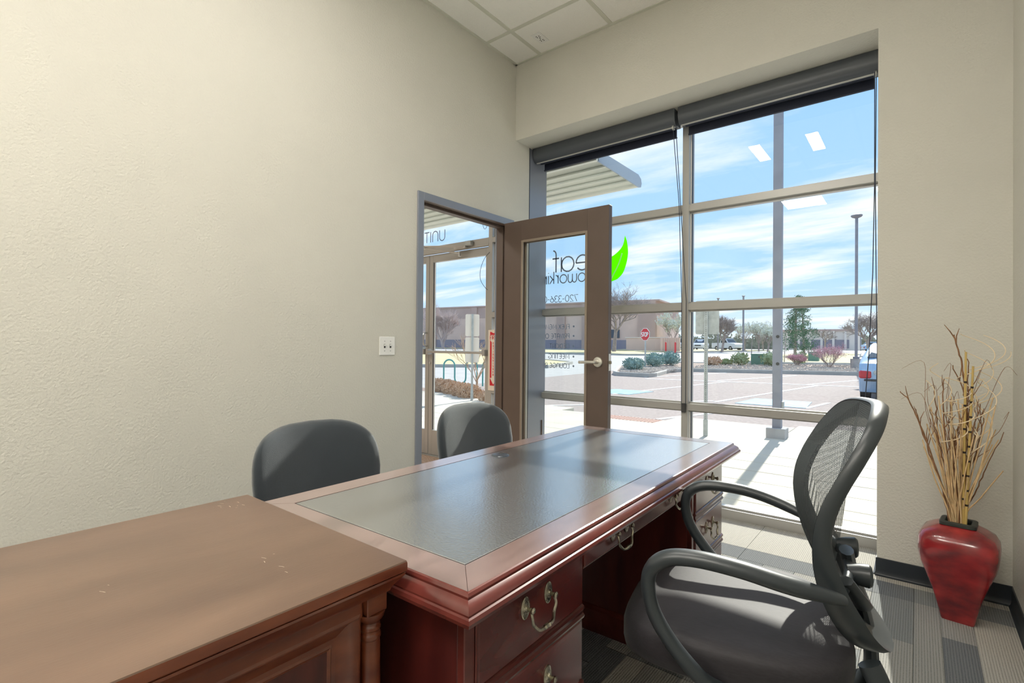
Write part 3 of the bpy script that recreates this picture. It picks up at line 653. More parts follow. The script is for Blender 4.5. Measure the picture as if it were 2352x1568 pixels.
put('bead_chain', G().tube([(xc, .235, 2.73), (xc+.001, .235, 2.1), (xc-.006, .235, 1.6), (xc-.022, .24, 1.15), (xc-.037, .25, .93), (xc-.045, .25, .80)], .0024, 6), 'cord', sR)
put('bead_chain', G().tube([(xc+.006, .262, 2.73), (xc+.003, .262, 2.1), (xc+.008, .262, 1.6), (xc+.014, .255, 1.15), (xc+.012, .25, .9), (xc-.02, .25, .79), (xc-.045, .25, .80)], .0024, 6), 'cord', sR)

# ================================================================== FURNITURE
# ------------------------------------------------------------------ executive desk
DZ = .762; DH = .3675; DL = .842      # half depth, half length of the flat top
desk = thing('executive_desk', 'large mahogany pedestal desk with black leather top in the middle of the office', 'desk', (1.612, -1.807, 0), R(1.4))
def dp(nm, g_, m_, parent=None, **k): return put(nm, g_, m_, parent or desk, world=False, **k)
prof = [(-.03, DZ-.006), (-.0005, DZ-.006), (-.0005, DZ), (.0035, DZ-.0015), (.0065, DZ-.006), (.0065, DZ-.010), (.012, DZ-.013), (.0195, DZ-.019), (.0225, DZ-.025), (.0225, DZ-.028), (.026, DZ-.030), (.0285, DZ-.036), (.0265, DZ-.043), (.018, DZ-.048), (.006, DZ-.053), (.002, DZ-.058), (-.03, DZ-.058)]
def rectring(d, z, hx, hy): return [(hx+d, hy+d, z), (-hx-d, hy+d, z), (-hx-d, -hy-d, z), (hx+d, -hy-d, z)]
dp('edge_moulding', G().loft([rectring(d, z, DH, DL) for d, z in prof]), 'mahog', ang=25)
BW = .072
for (a, b_) in (((DH, -DL), (DH, DL)), ((DH, DL), (-DH, DL)), ((-DH, DL), (-DH, -DL)), ((-DH, -DL), (DH, -DL))):
    sg = lambda v: 1 if v > 0 else -1
    e_ = .0006
    def sh(p, q):  # shorten along the edge for a fine mitre line
        L_ = math.hypot(q[0]-p[0], q[1]-p[1]); return (p[0]+(q[0]-p[0])*e_/L_, p[1]+(q[1]-p[1])*e_/L_)
    o1, o2 = sh(a, b_), sh(b_, a); i1 = (a[0]-sg(a[0])*BW, a[1]-sg(a[1])*BW); i2 = (b_[0]-sg(b_[0])*BW, b_[1]-sg(b_[1])*BW); i1, i2 = sh(i1, i2), sh(i2, i1)
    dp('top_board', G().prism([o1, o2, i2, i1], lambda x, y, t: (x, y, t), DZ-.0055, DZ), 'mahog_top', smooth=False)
dp('groove', G().box(-DH+BW-.001, DH-BW+.001, -DL+BW-.001, DL-BW+.001, DZ-.0055, DZ-.0022), 'groove', smooth=False)
dp('leather_inlay', G().box(-DH+BW+.0038, DH-BW-.0038, -DL+BW+.0038, DL-BW-.0038, DZ-.004, DZ-.0001, .0006), 'leather', smooth=False, label='black leather writing surface')
gr = dp('cable_grommet', G().lathe([(.0, .004), (.012, .0045), (.026, .0042), (.031, .0025), (.033, .0), (.033, -.002)], (-.243, .012, DZ), 28), 'grommet', label='round grey cable grommet')
dp('grommet_slot', G().box(-.258, -.240, .018, .032, DZ+.0035, DZ+.0052, .001), 'slot', gr)
FX = .332; PO = .812; PI_ = .415; PB = .335
def pull(g_, x, y, z, s_=1.):
    for d in (-1, 1):
        yy = y+d*.042*s_
        n0 = len(g_.v)
        g_.loft([[(x+px, yy+r_*.0145*math.cos(2*PI*k/20), z+r_*.023*math.sin(2*PI*k/20)) for k in range(20)] for px, r_ in ((0, 1.0), (.0018, 1.0), (.0030, .90), (.0028, .80), (.0036, .72), (.0030, .60), (.0048, .35), (.0075, .28))])
        g_.tube([(x+.005, yy, z), (x+.013, yy, z), (x+.017, yy, z), (x+.021, yy, z), (x+.024, yy, z)], [.0042, .0038, .0062, .0066, .003], 10)
    pts = spline([(x+.0165, y-.042*s_, z-.004), (x+.020, y-.0435*s_, z-.016), (x+.019, y-.038*s_, z-.030), (x+.024, y-.026*s_, z-.043), (x+.026, y-.012*s_, z-.045), (x+.026, y, z-.044), (x+.026, y+.012*s_, z-.045), (x+.024, y+.026*s_, z-.043), (x+.019, y+.038*s_, z-.030), (x+.020, y+.0435*s_, z-.016), (x+.0165, y+.042*s_, z-.004)], 5)
    n_ = len(pts); rs = []
    for i in range(n_):
        u = abs(i/(n_-1)-.5)*2
        rs.append(.0052 if .10 < u < .16 else .0046 if u < .08 else .0030+.0012*(.5-abs(u-.5)) if u > .3 else .0036)
    g_.tube(pts, rs, 8)
    return g_
def front(x, y0, y1, z0, z1, nm='drawer', pulls=1, pz=None, m_='mahog_dr'):
    dr = dp(nm, G().box(x-.012, x+.006, y0, y1, z0, z1, .003), m_, smooth=False)
    for i in range(pulls):
        yc = (y0+y1)/2 if pulls == 1 else y0+(y1-y0)*(.235 if i == 0 else .765)
        dp('pull', pull(G(), x+.006, yc, (z0+z1)/2+.016 if pz is None else pz), 'brass', dr, ang=40, label='antique brass bail pull')
    return dr
for sgn in (-1, 1):
    y0, y1 = (-PO, -PI_+.02) if sgn < 0 else (PI_, PO)
    lab = None
    dp('pedestal', G().box(-PB, FX-.014, y0, y1, .085, DZ-.058, .002), 'mahog_v', smooth=False)
    # base moulding
    bp_ = [(.0, .105), (.004, .103), (.007, .095), (.012, .088), (.012, .0), (.0, .0)]
    cx, cy, hx, hy = (-PB+FX)/2-.002, (y0+y1)/2, (FX+PB)/2-.004, (y1-y0)/2
    dp('base_moulding', G().loft([[(cx+(hx+d)*a, cy+(hy+d)*b_, z) for a, b_ in ((1, 1), (-1, 1), (-1, -1), (1, -1))] for d, z in bp_]), 'mahog', smooth=False)
    dp('stile', G().box(FX-.016, FX+.002, y0, y0+.028, .105, DZ-.058, .002), 'mahog', smooth=False); dp('stile', G().box(FX-.016, FX+.002, y1-.016, y1, .105, DZ-.058, .002), 'mahog', smooth=False)
    dp('corner_bead', G().tube([(FX+.003, y0+.030, .105), (FX+.003, y0+.030, DZ-.058)], .0028, 8), 'mahog')
    a, b_ = y0+.034, y1-.018
    for z0, z1, last in ((.556, .698, 0), (.378, .520, 0), (.118, .342, 1)):
        front(FX, a, b_, z0, z1)
        zr = z0-.018
        if not last:
            dp('rail', G().loft([[(FX-.014+d, y, zr+z) for d, z in ((0, -.017), (.016, -.017), (.021, -.014), (.023, -.008), (.019, -.003), (.019, .003), (.023, .008), (.021, .014), (.016, .017), (0, .017))] for y in (a-.004, y1-.001)]), 'mahog', ang=25)
dp('frieze_rail', G().box(FX-.03, FX-.006, -PI_+.02, PI_, .640, DZ-.058, .001), 'mahog', smooth=False)
front(FX, -PI_+.024, PI_-.004, .640, .699, 'center_drawer', 2, pz=.682)
dp('drawer_lip', G().tube([(FX-.002, -PI_+.024, .638), (FX-.002, PI_-.004, .638)], .004, 8), 'mahog')
dp('modesty_panel', G().box(-PB+.004, -PB+.024, -PI_+.0, PI_+.0, .10, DZ-.058), 'mahog_v', smooth=False)
dp('modesty_panel_rail', G().box(-PB+.024, -PB+.030, -PI_, PI_, .10, .17, .002), 'mahog', smooth=False)

# ------------------------------------------------------------------ credenza
CZ = .790; CX0, CX1, CY0, CY1 = 1.262, 1.878, -4.35, -2.666
cr_ = thing('credenza', 'brown cherry credenza with turned corner post standing against the near end of the desk', 'credenza', ((CX0+CX1)/2, (CY0+CY1)/2, 0))
def cp_(nm, g_, m_, parent=None, **k): return put(nm, g_, m_, parent or cr_, **k)
cp_('top', G().loft([[(CX1+d, CY1+d, z), (CX0-d, CY1+d, z), (CX0-d, CY0-d, z), (CX1+d, CY0-d, z)] for d, z in ((-.004, CZ), (-.0015, CZ-.0008), (-.0008, CZ-.0030), (-.02, CZ-.0031))]), 'cherry_top', ang=30)
cp_('top_nosing', G().loft([[(CX1+d, CY1+d, z), (CX0-d, CY1+d, z), (CX0-d, CY0-d, z), (CX1+d, CY0-d, z)] for d, z in ((-.03, CZ-.0032), (-.0005, CZ-.0032), (0, CZ-.006), (0, CZ-.018), (-.003, CZ-.021), (-.03, CZ-.0214))]), 'cherry', ang=30)
rs_ = random.Random(9); gsc = G()
for cx_, cy_, n__ in ((1.33, -2.73, 9), (1.72, -2.80, 5), (1.60, -3.02, 2)):
    for _ in range(n__):
        x_ = cx_+rs_.uniform(-.05, .05); y_ = cy_+rs_.uniform(-.03, .03); a_ = rs_.uniform(-.3, .9); l_ = rs_.uniform(.002, .012)
        ribbon(gsc, [(x_, y_), (x_+l_*math.cos(a_)*.5, y_+l_*math.sin(a_)*.5+.0006), (x_+l_*math.cos(a_), y_+l_*math.sin(a_))], .0009, lambda u, v, t: (u, v, CZ+.00005+t*.0001))
cp_('scuff_mark', gsc, 'scuff', smooth=False, kind='stuff')
cp_('top_edge', G().loft([[(CX1+d, CY1+d, z), (CX0-d, CY1+d, z), (CX0-d, CY0-d, z), (CX1+d, CY0-d, z)] for d, z in ((-.03, CZ-.0215), (-.002, CZ-.0215), (-.003, CZ-.026), (-.010, CZ-.034), (-.019, CZ-.046), (-.021, CZ-.052), (-.026, CZ-.054), (-.05, CZ-.054))]), 'cherry', ang=25)
fx = CX1-.030
cp_('carcass', G().box(CX0+.03, fx-.035, CY0+.03, CY1-.035, .06, CZ-.054), 'cherry_dark', smooth=False)
cp_('frieze', G().box(fx-.035, fx-.012, CY0+.06, CY1-.062, CZ-.090, CZ-.0545, .001), 'cherry', smooth=False)
# coved frame round a recessed panel, facing the camera side
def coved(y0, y1, z0, z1):
    prof_ = [(0, -.012), (.004, -.010), (.007, -.016), (.018, -.026), (.034, -.034), (.042, -.034), (.045, -.031), (.049, -.033), (.052, -.036)]
    rings = [[(fx+dx_, y1-d, z1-d), (fx+dx_, y0+d, z1-d), (fx+dx_, y0+d, z0+d), (fx+dx_, y1-d, z0+d)] for d, dx_ in prof_]
    g_ = G().loft(rings, cap=False)
    cp_('panel_frame', g_, 'cherry', ang=25); cp_('panel', G().box(fx-.045, fx-.034, y0+.045, y1-.045, z0+.045, z1-.045), 'cherry_dark', smooth=False)
ym = (CY0+CY1)/2
coved(ym+.02, CY1-.066, .12, CZ-.082); coved(CY0+.06, ym-.02, .12, CZ-.082)
cp_('centre_stile', G().box(fx-.036, fx-.010, ym-.021, ym+.021, .09, CZ-.0545, .001), 'cherry', smooth=False)
cp_('bottom_rail', G().box(fx-.036, fx-.010, CY0+.06, CY1-.06, .06, .125, .002), 'cherry', smooth=False)
for yy in (CY1-.040, CY0+.040):
    cxp = fx-.021; h = .0205
    g_ = G().box(cxp-h, cxp+h, yy-h, yy+h, .702, CZ-.0545, .0015)
    g_.lathe([(.0, .704), (.0265, .702), (.024, .692), (.017, .684), (.0165, .680), (.0185, .677), (.0185, .672), (.0165, .669), (.0165, .665), (.0185, .662), (.0185, .657), (.0165, .653), (.0175, .645), (.0190, .52), (.0190, .30), (.0165, .17), (.020, .165), (.020, .155), (.016, .150), (.022, .14), (.022, .09), (.0, .09)], (cxp, yy, 0), 20)
    g_.box(cxp-h, cxp+h, yy-h, yy+h, 0, .09, .002)
    cp_('turned_post', g_, 'cherry', ang=30)
cp_('end_panel', G().box(CX0+.05, fx-.045, CY1-.036, CY1-.028, .06, CZ-.054), 'cherry', smooth=False)

# ------------------------------------------------------------------ swivel base shared by the chairs (local coordinates, forward = +y)
def base5(t, r=.30, hub=.40, rot=0.):
    put('gas_column', G().cyl((0, 0, .095), (0, 0, hub*.72), .026, seg=16).cyl((0, 0, hub*.70), (0, 0, hub), .016, seg=14), 'chair_steel', t, world=False)
    put('hub', G().lathe([(.0, .135), (.035, .135), (.044, .12), (.044, .075), (.03, .065), (.0, .065)]), 'chair_steel', t, world=False)
    for k in range(5):
        a = rot+2*PI*k/5; c_, s_ = math.cos(a), math.sin(a)
        put('leg', G().tube([(c_*.03, s_*.03, .105), (c_*r*.55, s_*r*.55, .095), (c_*r, s_*r, .075)], [.024, .019, .013], 8, sx=.8), 'chair_steel', t, world=False)
        cs = put('caster', G().tube([(c_*r-s_*.004, s_*r+c_*.004, .0275), (c_*r-s_*.022, s_*r+c_*.022, .0275)], .0275, 14).tube([(c_*r+s_*.004, s_*r-c_*.004, .0275), (c_*r+s_*.022, s_*r-c_*.022, .0275)], .0275, 14).cyl((c_*r, s_*r, .03), (c_*r, s_*r, .078), .008, seg=8), 'chair_steel', t, world=False)
def pad(outline, cen, zf, dome, thick, bulge=.012, nr=6):
    """cushion: rings from the centre of the top over the edge to the underside; outline list of (x, y)"""
    rings = []
    for i in range(nr+1):
        s_ = .04+.92*i/nr
        rings.append([(cen[0]+(x-cen[0])*s_, cen[1]+(y-cen[1])*s_, zf(x*s_, y*s_)+dome*(1-s_**3)) for x, y in outline])
    for s_, dz in ((.985, -.006), (1.0, -.018), (1.0, -thick*.6), (.985, -thick*.85), (.93, -thick), (.4, -thick*1.05)):
        rings.append([(cen[0]+(x-cen[0])*s_, cen[1]+(y-cen[1])*s_, zf(x*s_, y*s_)+dz) for x, y in outline])
    return rings
def sup(hx, hy, n_=40, e_=2.8, cy=0., taper=0.):
    out = []
    for k in range(n_):
        a = 2*PI*k/n_; c_, s_ = math.cos(a), math.sin(a)
        x = hx*math.copysign(abs(c_)**(2/e_), c_); y = hy*math.copysign(abs(s_)**(2/e_), s_)
        out.append((x*(1-taper*(y/hy)), y+cy))
    return out
# ------------------------------------------------------------------ guest chairs
def guest():
    t = thing('guest_chair', 'charcoal upholstered guest chair nearest the credenza, between desk and wall', 'chair', group='charcoal guest chairs behind the desk')
    base5(t, .27, .40, .3)
    put('seat', G().loft(pad(sup(.245, .235, e_=3.2), (0, 0), lambda x, y: .470-.25*max(0, y-.12)**1.5, .015, .07)), 'fabric', t, world=False, ang=60)
    # backrest: upholstered shell, narrower towards the bottom, curved round the sitter
    def bk(front_):
        def fn(u, v):
            return None
        return fn
    H0, H1 = .50, .868
    rings = []
    n_ = 44
    def pt(a, s_, off):
        c_, s2 = math.cos(a), math.sin(a)
        x = .262*math.copysign(abs(c_)**(2/3.6), c_)*s_; zc = (H0+H1)/2; hz = (H1-H0)/2
        z = hz*math.copysign(abs(s2)**(2/(3.6 if s2 < 0 else 3.8)), s2)*s_
        x *= 1-.05*max(0, z/hz)**2-.03*max(0, -z/hz)
        z2 = z-.018*(x/.25)**2*(1 if z > 0 else 0)
        y = -.215-.16*(zc+z2-.5)*.9+.055*(x/.25)**2+off
        return (x, y, zc+z2)
    for s_, off in ((.05, .030), (.3, .030), (.6, .028), (.85, .022), (.95, .014), (.99, .004), (1.0, -.008), (.99, -.020), (.95, -.030), (.6, -.036), (.05, -.038)):
        rings.append([pt(2*PI*k/n_, s_, off) for k in range(n_)])
    put('backrest', G().loft(rings), 'fabric', t, world=False, ang=70)
    put('back_bracket', G().tube(spline([(0, -.02, .385), (0, -.22, .385), (0, -.29, .43), (0, -.285, .56)], 5), [.022]*16, 8, sx=.45), 'chair_steel', t, world=False)
    return t
gc = guest(); gc.location = (.985, -2.180, 0); gc.rotation_euler = (0, 0, R(-90))
gc2 = dup(gc, (1.000, -1.322, 0), R(-92), 'charcoal upholstered guest chair in front of the open doorway, behind the desk')

# ------------------------------------------------------------------ mesh task chair
mc = thing('task_chair', 'black mesh-back task chair with loop arms at the near side of the desk', 'chair', (2.235, -1.915, 0), R(102.7))
def mp_(nm, g_, m_, parent=None, **k): return put(nm, g_, m_, parent or mc, world=False, **k)
base5(mc, .31, .43, .25)
mp_('tilt_mechanism', G().box(-.075, .075, -.13, .11, .400, .455, .012), 'black_plastic')
mp_('tilt_lever', G().tube([(.07, .02, .43), (.20, .03, .425), (.25, .03, .42)], [.006, .006, .011], 8), 'black_plastic')
zf = lambda x, y: .538-.85*max(0, y-.10)**2.0-.10*max(0, y-.2)-.0+.10*(x*x)
seat = mp_('seat', G().loft(pad(sup(.256, .250, 48, 3.0, cy=.015), (0, .015), zf, .016, .080, nr=8)), 'fabric_seat', ang=70, label='woven charcoal seat cushion')
mp_('seat_shell', G().loft([[(x*s_, (y-.035)*s_+.035, zf(x, y)-d) for x, y in sup(.22, .20, 32, 3.0, cy=-.01)] for s_, d in ((1, .072), (1.0, .085), (.9, .095), (.5, .10))]), 'black_plastic', ang=40)
def yback(z, x):
    k = [(.50, -.252), (.558, -.228), (.618, -.200), (.68, -.180), (.74, -.170), (.80, -.172), (.85, -.182), (.90, -.202), (.95, -.225), (1.01, -.246), (1.07, -.248)]
    z = max(k[0][0], min(k[-1][0]-1e-6, z))
    for i_ in range(len(k)-1):
        if z < k[i_+1][0]:
            z0_, z1_ = k[i_][0], k[i_+1][0]; t = (z-z0_)/(z1_-z0_)
            sl_ = lambda j: 0 if False else (k[min(j+1, len(k)-1)][1]-k[max(j-1, 0)][1])/(k[min(j+1, len(k)-1)][0]-k[max(j-1, 0)][0])
            h_ = z1_-z0_; v = (2*t**3-3*t*t+1)*k[i_][1]+(t**3-2*t*t+t)*h_*sl_(i_)+(3*t*t-2*t**3)*k[i_+1][1]+(t**3-t*t)*h_*sl_(i_+1)
            break
    return v+.045*(x/.215)**2-.018+.11*max(0, x)*(lambda q: q*q*(3-2*q))(max(0, min(1, (z-.62)/.40)))
def outline(s_=1., n_=720):
    out = []
    zc, hz = .797, .250
    for k in range(n_):
        a = 2*PI*k/n_; c_, s2 = math.cos(a), math.sin(a)
        z = zc+hz*s_*math.copysign(abs(s2)**(2/4.0), s2)
        w = .222*s_*math.copysign(abs(c_)**(2/3.6), c_)*(1-.16*max(0, (zc-z)/hz)-.05*max(0, (z-zc)/hz)**2)
        out.append((w, yback(z, w), z))
    return out
def even(pts, n_=104):
    P_ = [Vector(p) for p in pts]; d = [0]
    for i in range(len(P_)): d.append(d[-1]+(P_[(i+1) % len(P_)]-P_[i]).length)
    out = []; j = 0
    for k in range(n_):
        t = d[-1]*k/n_
        while d[j+1] < t: j += 1
        f = (t-d[j])/max(1e-9, d[j+1]-d[j]); out.append(tuple(P_[j].lerp(P_[(j+1) % len(P_)], f)))
    return out
ol = even(outline(1.0))
def bandring(s_, off):
    out = []
    for x_, y_, z_ in ol:
        xx = x_*s_; zz_ = .785+(z_-.785)*(1-(1-s_)*.85); out.append((xx, yback(zz_, xx)+off, zz_))
    return out
def edge(dr, dy):   # outline pushed outwards by dr
    out = []; n_ = len(ol)
    for i, (x_, y_, z_) in enumerate(ol):
        a_ = ol[i-1]; b__ = ol[(i+1) % n_]; tx, tz = b__[0]-a_[0], b__[2]-a_[2]; L_ = math.hypot(tx, tz) or 1
        lowr = 1+.9*max(0, min(1, (.80-z_)/.15))
        out.append((x_+tz/L_*dr, y_+dy*lowr, z_-tx/L_*dr))
    return out
rings = [bandring(.83, -.004), bandring(.91, -.002), edge(.000, -.001), edge(.004, .002), edge(.0075, -.003), edge(.009, -.012), edge(.0075, -.022), edge(.002, -.029), bandring(.94, -.027), bandring(.86, -.018)]
rings.append(rings[0])
mp_('back_frame', G().loft(rings, cap=False), 'black_plastic', ang=60)
il = edge(.001, .0015)
rings = []
for s_ in (1.0, .92, .84, .76, .62, .46, .3, .15, .03):
    rings.append([(p[0]*s_, yback(.785+(p[2]-.785)*s_, p[0]*s_)+.0020, .785+(p[2]-.785)*s_) for p in il])
mp_('mesh_back', G().loft(rings, cap=True), 'mesh', smooth=True, ang=80, label='see-through black mesh')
# rear support: spine and ribs that run under the seat
spine = spline([(0, -.05, .415), (0, -.18, .405), (0, -.262, .43), (0, -.272, .50), (0, -.258, .58), (0, -.235, .66), (0, -.225, .71)], 6)
mp_('spine', G().tube(spine, [.036]*len(spine), 10, sx=.4, ref=(0, 0, 1)), 'black_plastic', ang=50)
for sg_ in (-1, 1):
    rib = spline([(0, -.252, .60), (sg_*.07, -.246, .62), (sg_*.135, -.228, .66), (sg_*.185, -.200, .71)], 6)
    mp_('rib', G().tube(rib, [.020-.006*i/len(rib) for i in range(len(rib))], 8, sx=.7), 'black_plastic', ang=50)
    side = spline([(sg_*.180, -.240, .555), (sg_*.182, -.258, .51), (sg_*.175, -.255, .46), (sg_*.15, -.205, .42), (sg_*.06, -.10, .412)], 6)
    mp_('side_strut', G().tube(side, [.021]*len(side), 10, sx=.8), 'black_plastic', ang=50)
mp_('lumbar_bar', G().tube(spline([(-.190, -.195, .690), (-.09, -.218, .690), (0, -.225, .690), (.09, -.218, .690), (.190, -.195, .690)], 5), [.010]*21, 8), 'black_plastic', ang=50)
for sg_ in (-1, 1):
    mp_('lumbar_knob', G().tube([(sg_*.085, -.215, .690), (sg_*.085, -.236, .690), (sg_*.086, -.254, .690), (sg_*.086, -.259, .690)], [.016, .022, .024, .020], 18), 'black_plastic', ang=35)
    ax = sg_*.300
    arm = spline([(sg_*.232, -.190, .690), (sg_*.262, -.150, .706), (sg_*.290, -.087, .724), (ax, -.012, .740), (ax, .067, .745), (ax, .122, .737), (ax, .154, .712), (ax, .163, .675), (ax, .152, .623), (ax, .121, .572), (ax-sg_*.004, .083, .528), (ax-sg_*.02, .046, .490), (ax-sg_*.06, .01, .462), (ax-sg_*.14, -.01, .450)], 6)
    n_ = len(arm); rs = []
    for i in range(n_):
        u = i/(n_-1); rs.append(.0190 if u > .45 else .0205 if u > .12 else .012+.07*u)
    mp_('armrest', G().tube(arm, rs, 12, sx=.78, ref=(sg_*0, -.4, 1)), 'black_plastic', ang=60)

# ------------------------------------------------------------------ vase with dried arrangement
VX, VY = 2.722, -.295
vase = thing('floor_vase', 'square-shouldered red lacquer floor vase in the corner by the pier', 'vase', (VX, VY, 0))
def sq(h, z, e_=5., n_=48, cx=VX, cy=VY):
    ct, st__ = math.cos(R(-7)), math.sin(R(-7)); out = []
    for k in range(n_):
        a = 2*PI*k/n_; u = h*math.copysign(abs(math.cos(a))**(2/e_), math.cos(a)); v = h*math.copysign(abs(math.sin(a))**(2/e_), math.sin(a)); out.append((cx+u*ct-v*st__, cy+u*st__+v*ct, z))
    return out
VS = 1.12
vp = [(.046, .002, 10), (.054, .0, 10), (.057, .006, 10), (.068, .06, 9), (.082, .13, 8.5), (.098, .20, 8), (.110, .25, 7), (.117, .29, 6.0), (.119, .32, 5.0), (.117, .350, 4.4), (.108, .375, 4.2), (.090, .394, 4.2), (.070, .405, 4.5), (.056, .409, 6), (.046, .409, 6), (.046, .395, 6), (.060, .37, 5), (.10, .32, 4), (.085, .16, 5), (.05, .02, 6)]
put('body', G().loft([sq(h*(1+.13*min(1, max(0, (z-.10)/.15))*min(1, max(0, (.40-z)/.03))), z, e_) for h, z, e_ in vp]), 'vase', vase, ang=50)
put('lip', G().loft([sq(h, z, 8) for h, z in ((.044, .406), (.054, .406), (.062, .409), (.062, .421), (.058, .424), (.044, .424), (.042, .421), (.042, .406))]), 'vase_lip', vase, ang=35)
rv = random.Random(11)
def branch(name, label, cat, group, pts, r, m_, seg=6):
    o = put(name, G().tube(pts, r, seg), m_, None, ang=60); return tag(o, label, cat, group)
def foot(): return (VX+rv.uniform(-.024, .024), VY+rv.uniform(-.024, .024), rv.uniform(.03, .10))
def throat(f, tx, ty):
    return (VX+max(-.036, min(.036, (tx-VX)*.14+rv.uniform(-.012, .012))), VY+max(-.036, min(.036, (ty-VY)*.14+rv.uniform(-.012, .012))), .415)
for i in range(58):          # straight tan reeds
    tz = rv.uniform(.60, .97); sp = rv.gauss(-.006, .058); tx = VX+max(-.13, min(.13, sp)); ty = VY+rv.gauss(0, .06)
    f = foot(); th_ = throat(f, tx, ty); w = [rv.gauss(0, .006) for _ in range(4)]
    pts = spline([f, th_, (th_[0]+(tx-th_[0])*.45+w[0], th_[1]+(ty-th_[1])*.45+w[1], .415+(tz-.415)*.5), (tx+w[2], ty+w[3], tz)], 4)
    branch('dried_reed', 'thin straight tan dried reed standing in the red vase', 'dried reed', 'straight dried reeds in the red vase', pts, [.0036-.0015*k/len(pts) for k in range(len(pts))], 'reed')
def twig(tip, mids, r, m_, label, name='dried_twig', cat='twig', side=True, group=None):
    f = foot(); th_ = throat(f, tip[0], tip[1]); pts = spline([f, th_]+mids+[tip], 6)
    for k in range(8, len(pts)): pts[k] = pts[k]+Vector((rv.gauss(0, .0016), rv.gauss(0, .0016), 0))
    g_ = G().tube(pts, [r*(1-.6*k/len(pts)) for k in range(len(pts))], 6)
    if side:
        for _ in range(3):
            k = rv.randrange(len(pts)//2, len(pts)-2); p = pts[k]; d = Vector((rv.uniform(-.05, .05), rv.uniform(-.03, .03), rv.uniform(.05, .12)))
            g_.tube([p, p+d*.5+Vector((rv.uniform(-.006, .006), 0, 0)), p+d], [r*.5, r*.4, r*.2], 5)
    o = put(name, g_, m_, None, ang=60); return tag(o, label, cat, group)
twig((2.516, -.30, .975), [(2.655, -.30, .60), (2.600, -.30, .80), (2.555, -.30, .925)], .0045, 'twig', 'dark twig reaching furthest left out of the red vase')
twig((2.572, -.27, .900), [(2.668, -.28, .55), (2.618, -.27, .72), (2.588, -.27, .83)], .0040, 'twig', 'second dark twig leaning left out of the red vase')
twig((2.705, -.30, 1.235), [(2.735, -.30, .62), (2.745, -.30, .88), (2.733, -.30, 1.08), (2.718, -.30, 1.17)], .0055, 'twig', 'tallest brown twig rising from the middle of the red vase')
twig((2.700, -.26, 1.10), [(2.700, -.28, .60), (2.716, -.27, .80), (2.745, -.26, .95)], .0046, 'twig', 'brown forked twig beside the tallest one in the red vase')
twig((2.640, -.25, 1.00), [(2.680, -.28, .58), (2.655, -.26, .76), (2.648, -.25, .90)], .0042, 'twig', 'upright dark twig left of centre in the red vase')
twig((2.672, -.31, 1.04), [(2.690, -.30, .60), (2.676, -.31, .80), (2.668, -.31, .93)], .0042, 'twig', 'slender brown twig ending above the left reeds')
twig((2.868, -.25, .820), [(2.775, -.28, .545), (2.812, -.26, .66)], .0034, 'twig', 'bare grey-brown stick slanting right towards the wall', side=False)
twig((2.790, -.33, .94), [(2.742, -.31, .58), (2.757, -.32, .76)], .0040, 'twig', 'dark twig right of the banded canes')
twig((2.755, -.24, 1.13), [(2.728, -.28, .6), (2.740, -.26, .82), (2.752, -.25, .98)], .0044, 'twig', 'rough brown twig behind the banded canes')
for i in range(9):
    a = rv.uniform(-.10, .13); tz = rv.uniform(.80, 1.0)
    twig((VX+a, VY+rv.uniform(-.06, .06), tz), [(VX+a*.35, VY, .6), (VX+a*.7+rv.uniform(-.01, .01), VY, .78)], .0034, 'twig', 'short rough brown twig among the tan reeds of the red vase', group='short brown twigs in the red vase')
def cane(x0, x1, ztop, nb, label):
    c_ = thing('banded_cane', label, 'bamboo cane', (VX, VY, .06), group='golden canes with dark bands')
    f = Vector((VX+.01, VY-.01, .06)); tp = Vector((x1, VY-.045, ztop)); pa = lambda t: f.lerp(tp, t)
    put('cane', G().tube([pa(0), pa(.5), pa(1)], [.0055, .0050, .0040], 8), 'bamboo', c_)
    for k in range(nb):
        t = .42+.55*k/nb
        put('band', G().tube([pa(t), pa(t+.008)], .0060-.001*t, 8), 'band', c_)
cane(.01, 2.765, 1.10, 9, 'golden cane with dark bands leaning right in the red vase'); cane(.0, 2.742, 1.16, 6, 'golden cane with dark bands standing upright in the red vase')
def helix(c0, c1, r0, r1, turns, ph, n_=40, flat=.5):
    c0 = Vector(c0); c1 = Vector(c1); out = []
    for k in range(n_+1):
        t = k/n_; a = ph+2*PI*turns*t; r_ = r0+(r1-r0)*t; p = c0.lerp(c1, t); out.append(p+Vector((r_*math.cos(a), r_*.7*math.sin(a), r_*flat*math.sin(a)*.6)))
    return out
curls = [((2.735, -.33, .80), (2.715, -.33, 1.06), .045, .042, 2.6, .3), ((2.76, -.25, .74), (2.80, -.20, 1.17), .03, .055, 2.2, 2.), ((2.80, -.28, .80), (2.845, -.22, 1.16), .02, .05, 2.4, 4.),
         ((2.69, -.30, .85), (2.65, -.30, 1.12), .02, .035, 1.6, 1.), ((2.74, -.27, .9), (2.80, -.24, 1.24), .03, .07, 1.7, 5.), ((2.78, -.3, .70), (2.80, -.27, 1.0), .035, .05, 1.3, 3.), ((2.70, -.33, .75), (2.72, -.33, .98), .04, .05, 1.8, 2.5),
         ((2.68, -.26, .80), (2.60, -.27, 1.02), .015, .03, 1.2, 0.), ((2.75, -.22, .85), (2.84, -.16, 1.22), .03, .06, 2.1, 1.4), ((2.77, -.33, .8), (2.83, -.33, 1.06), .02, .045, 1.5, .9)]
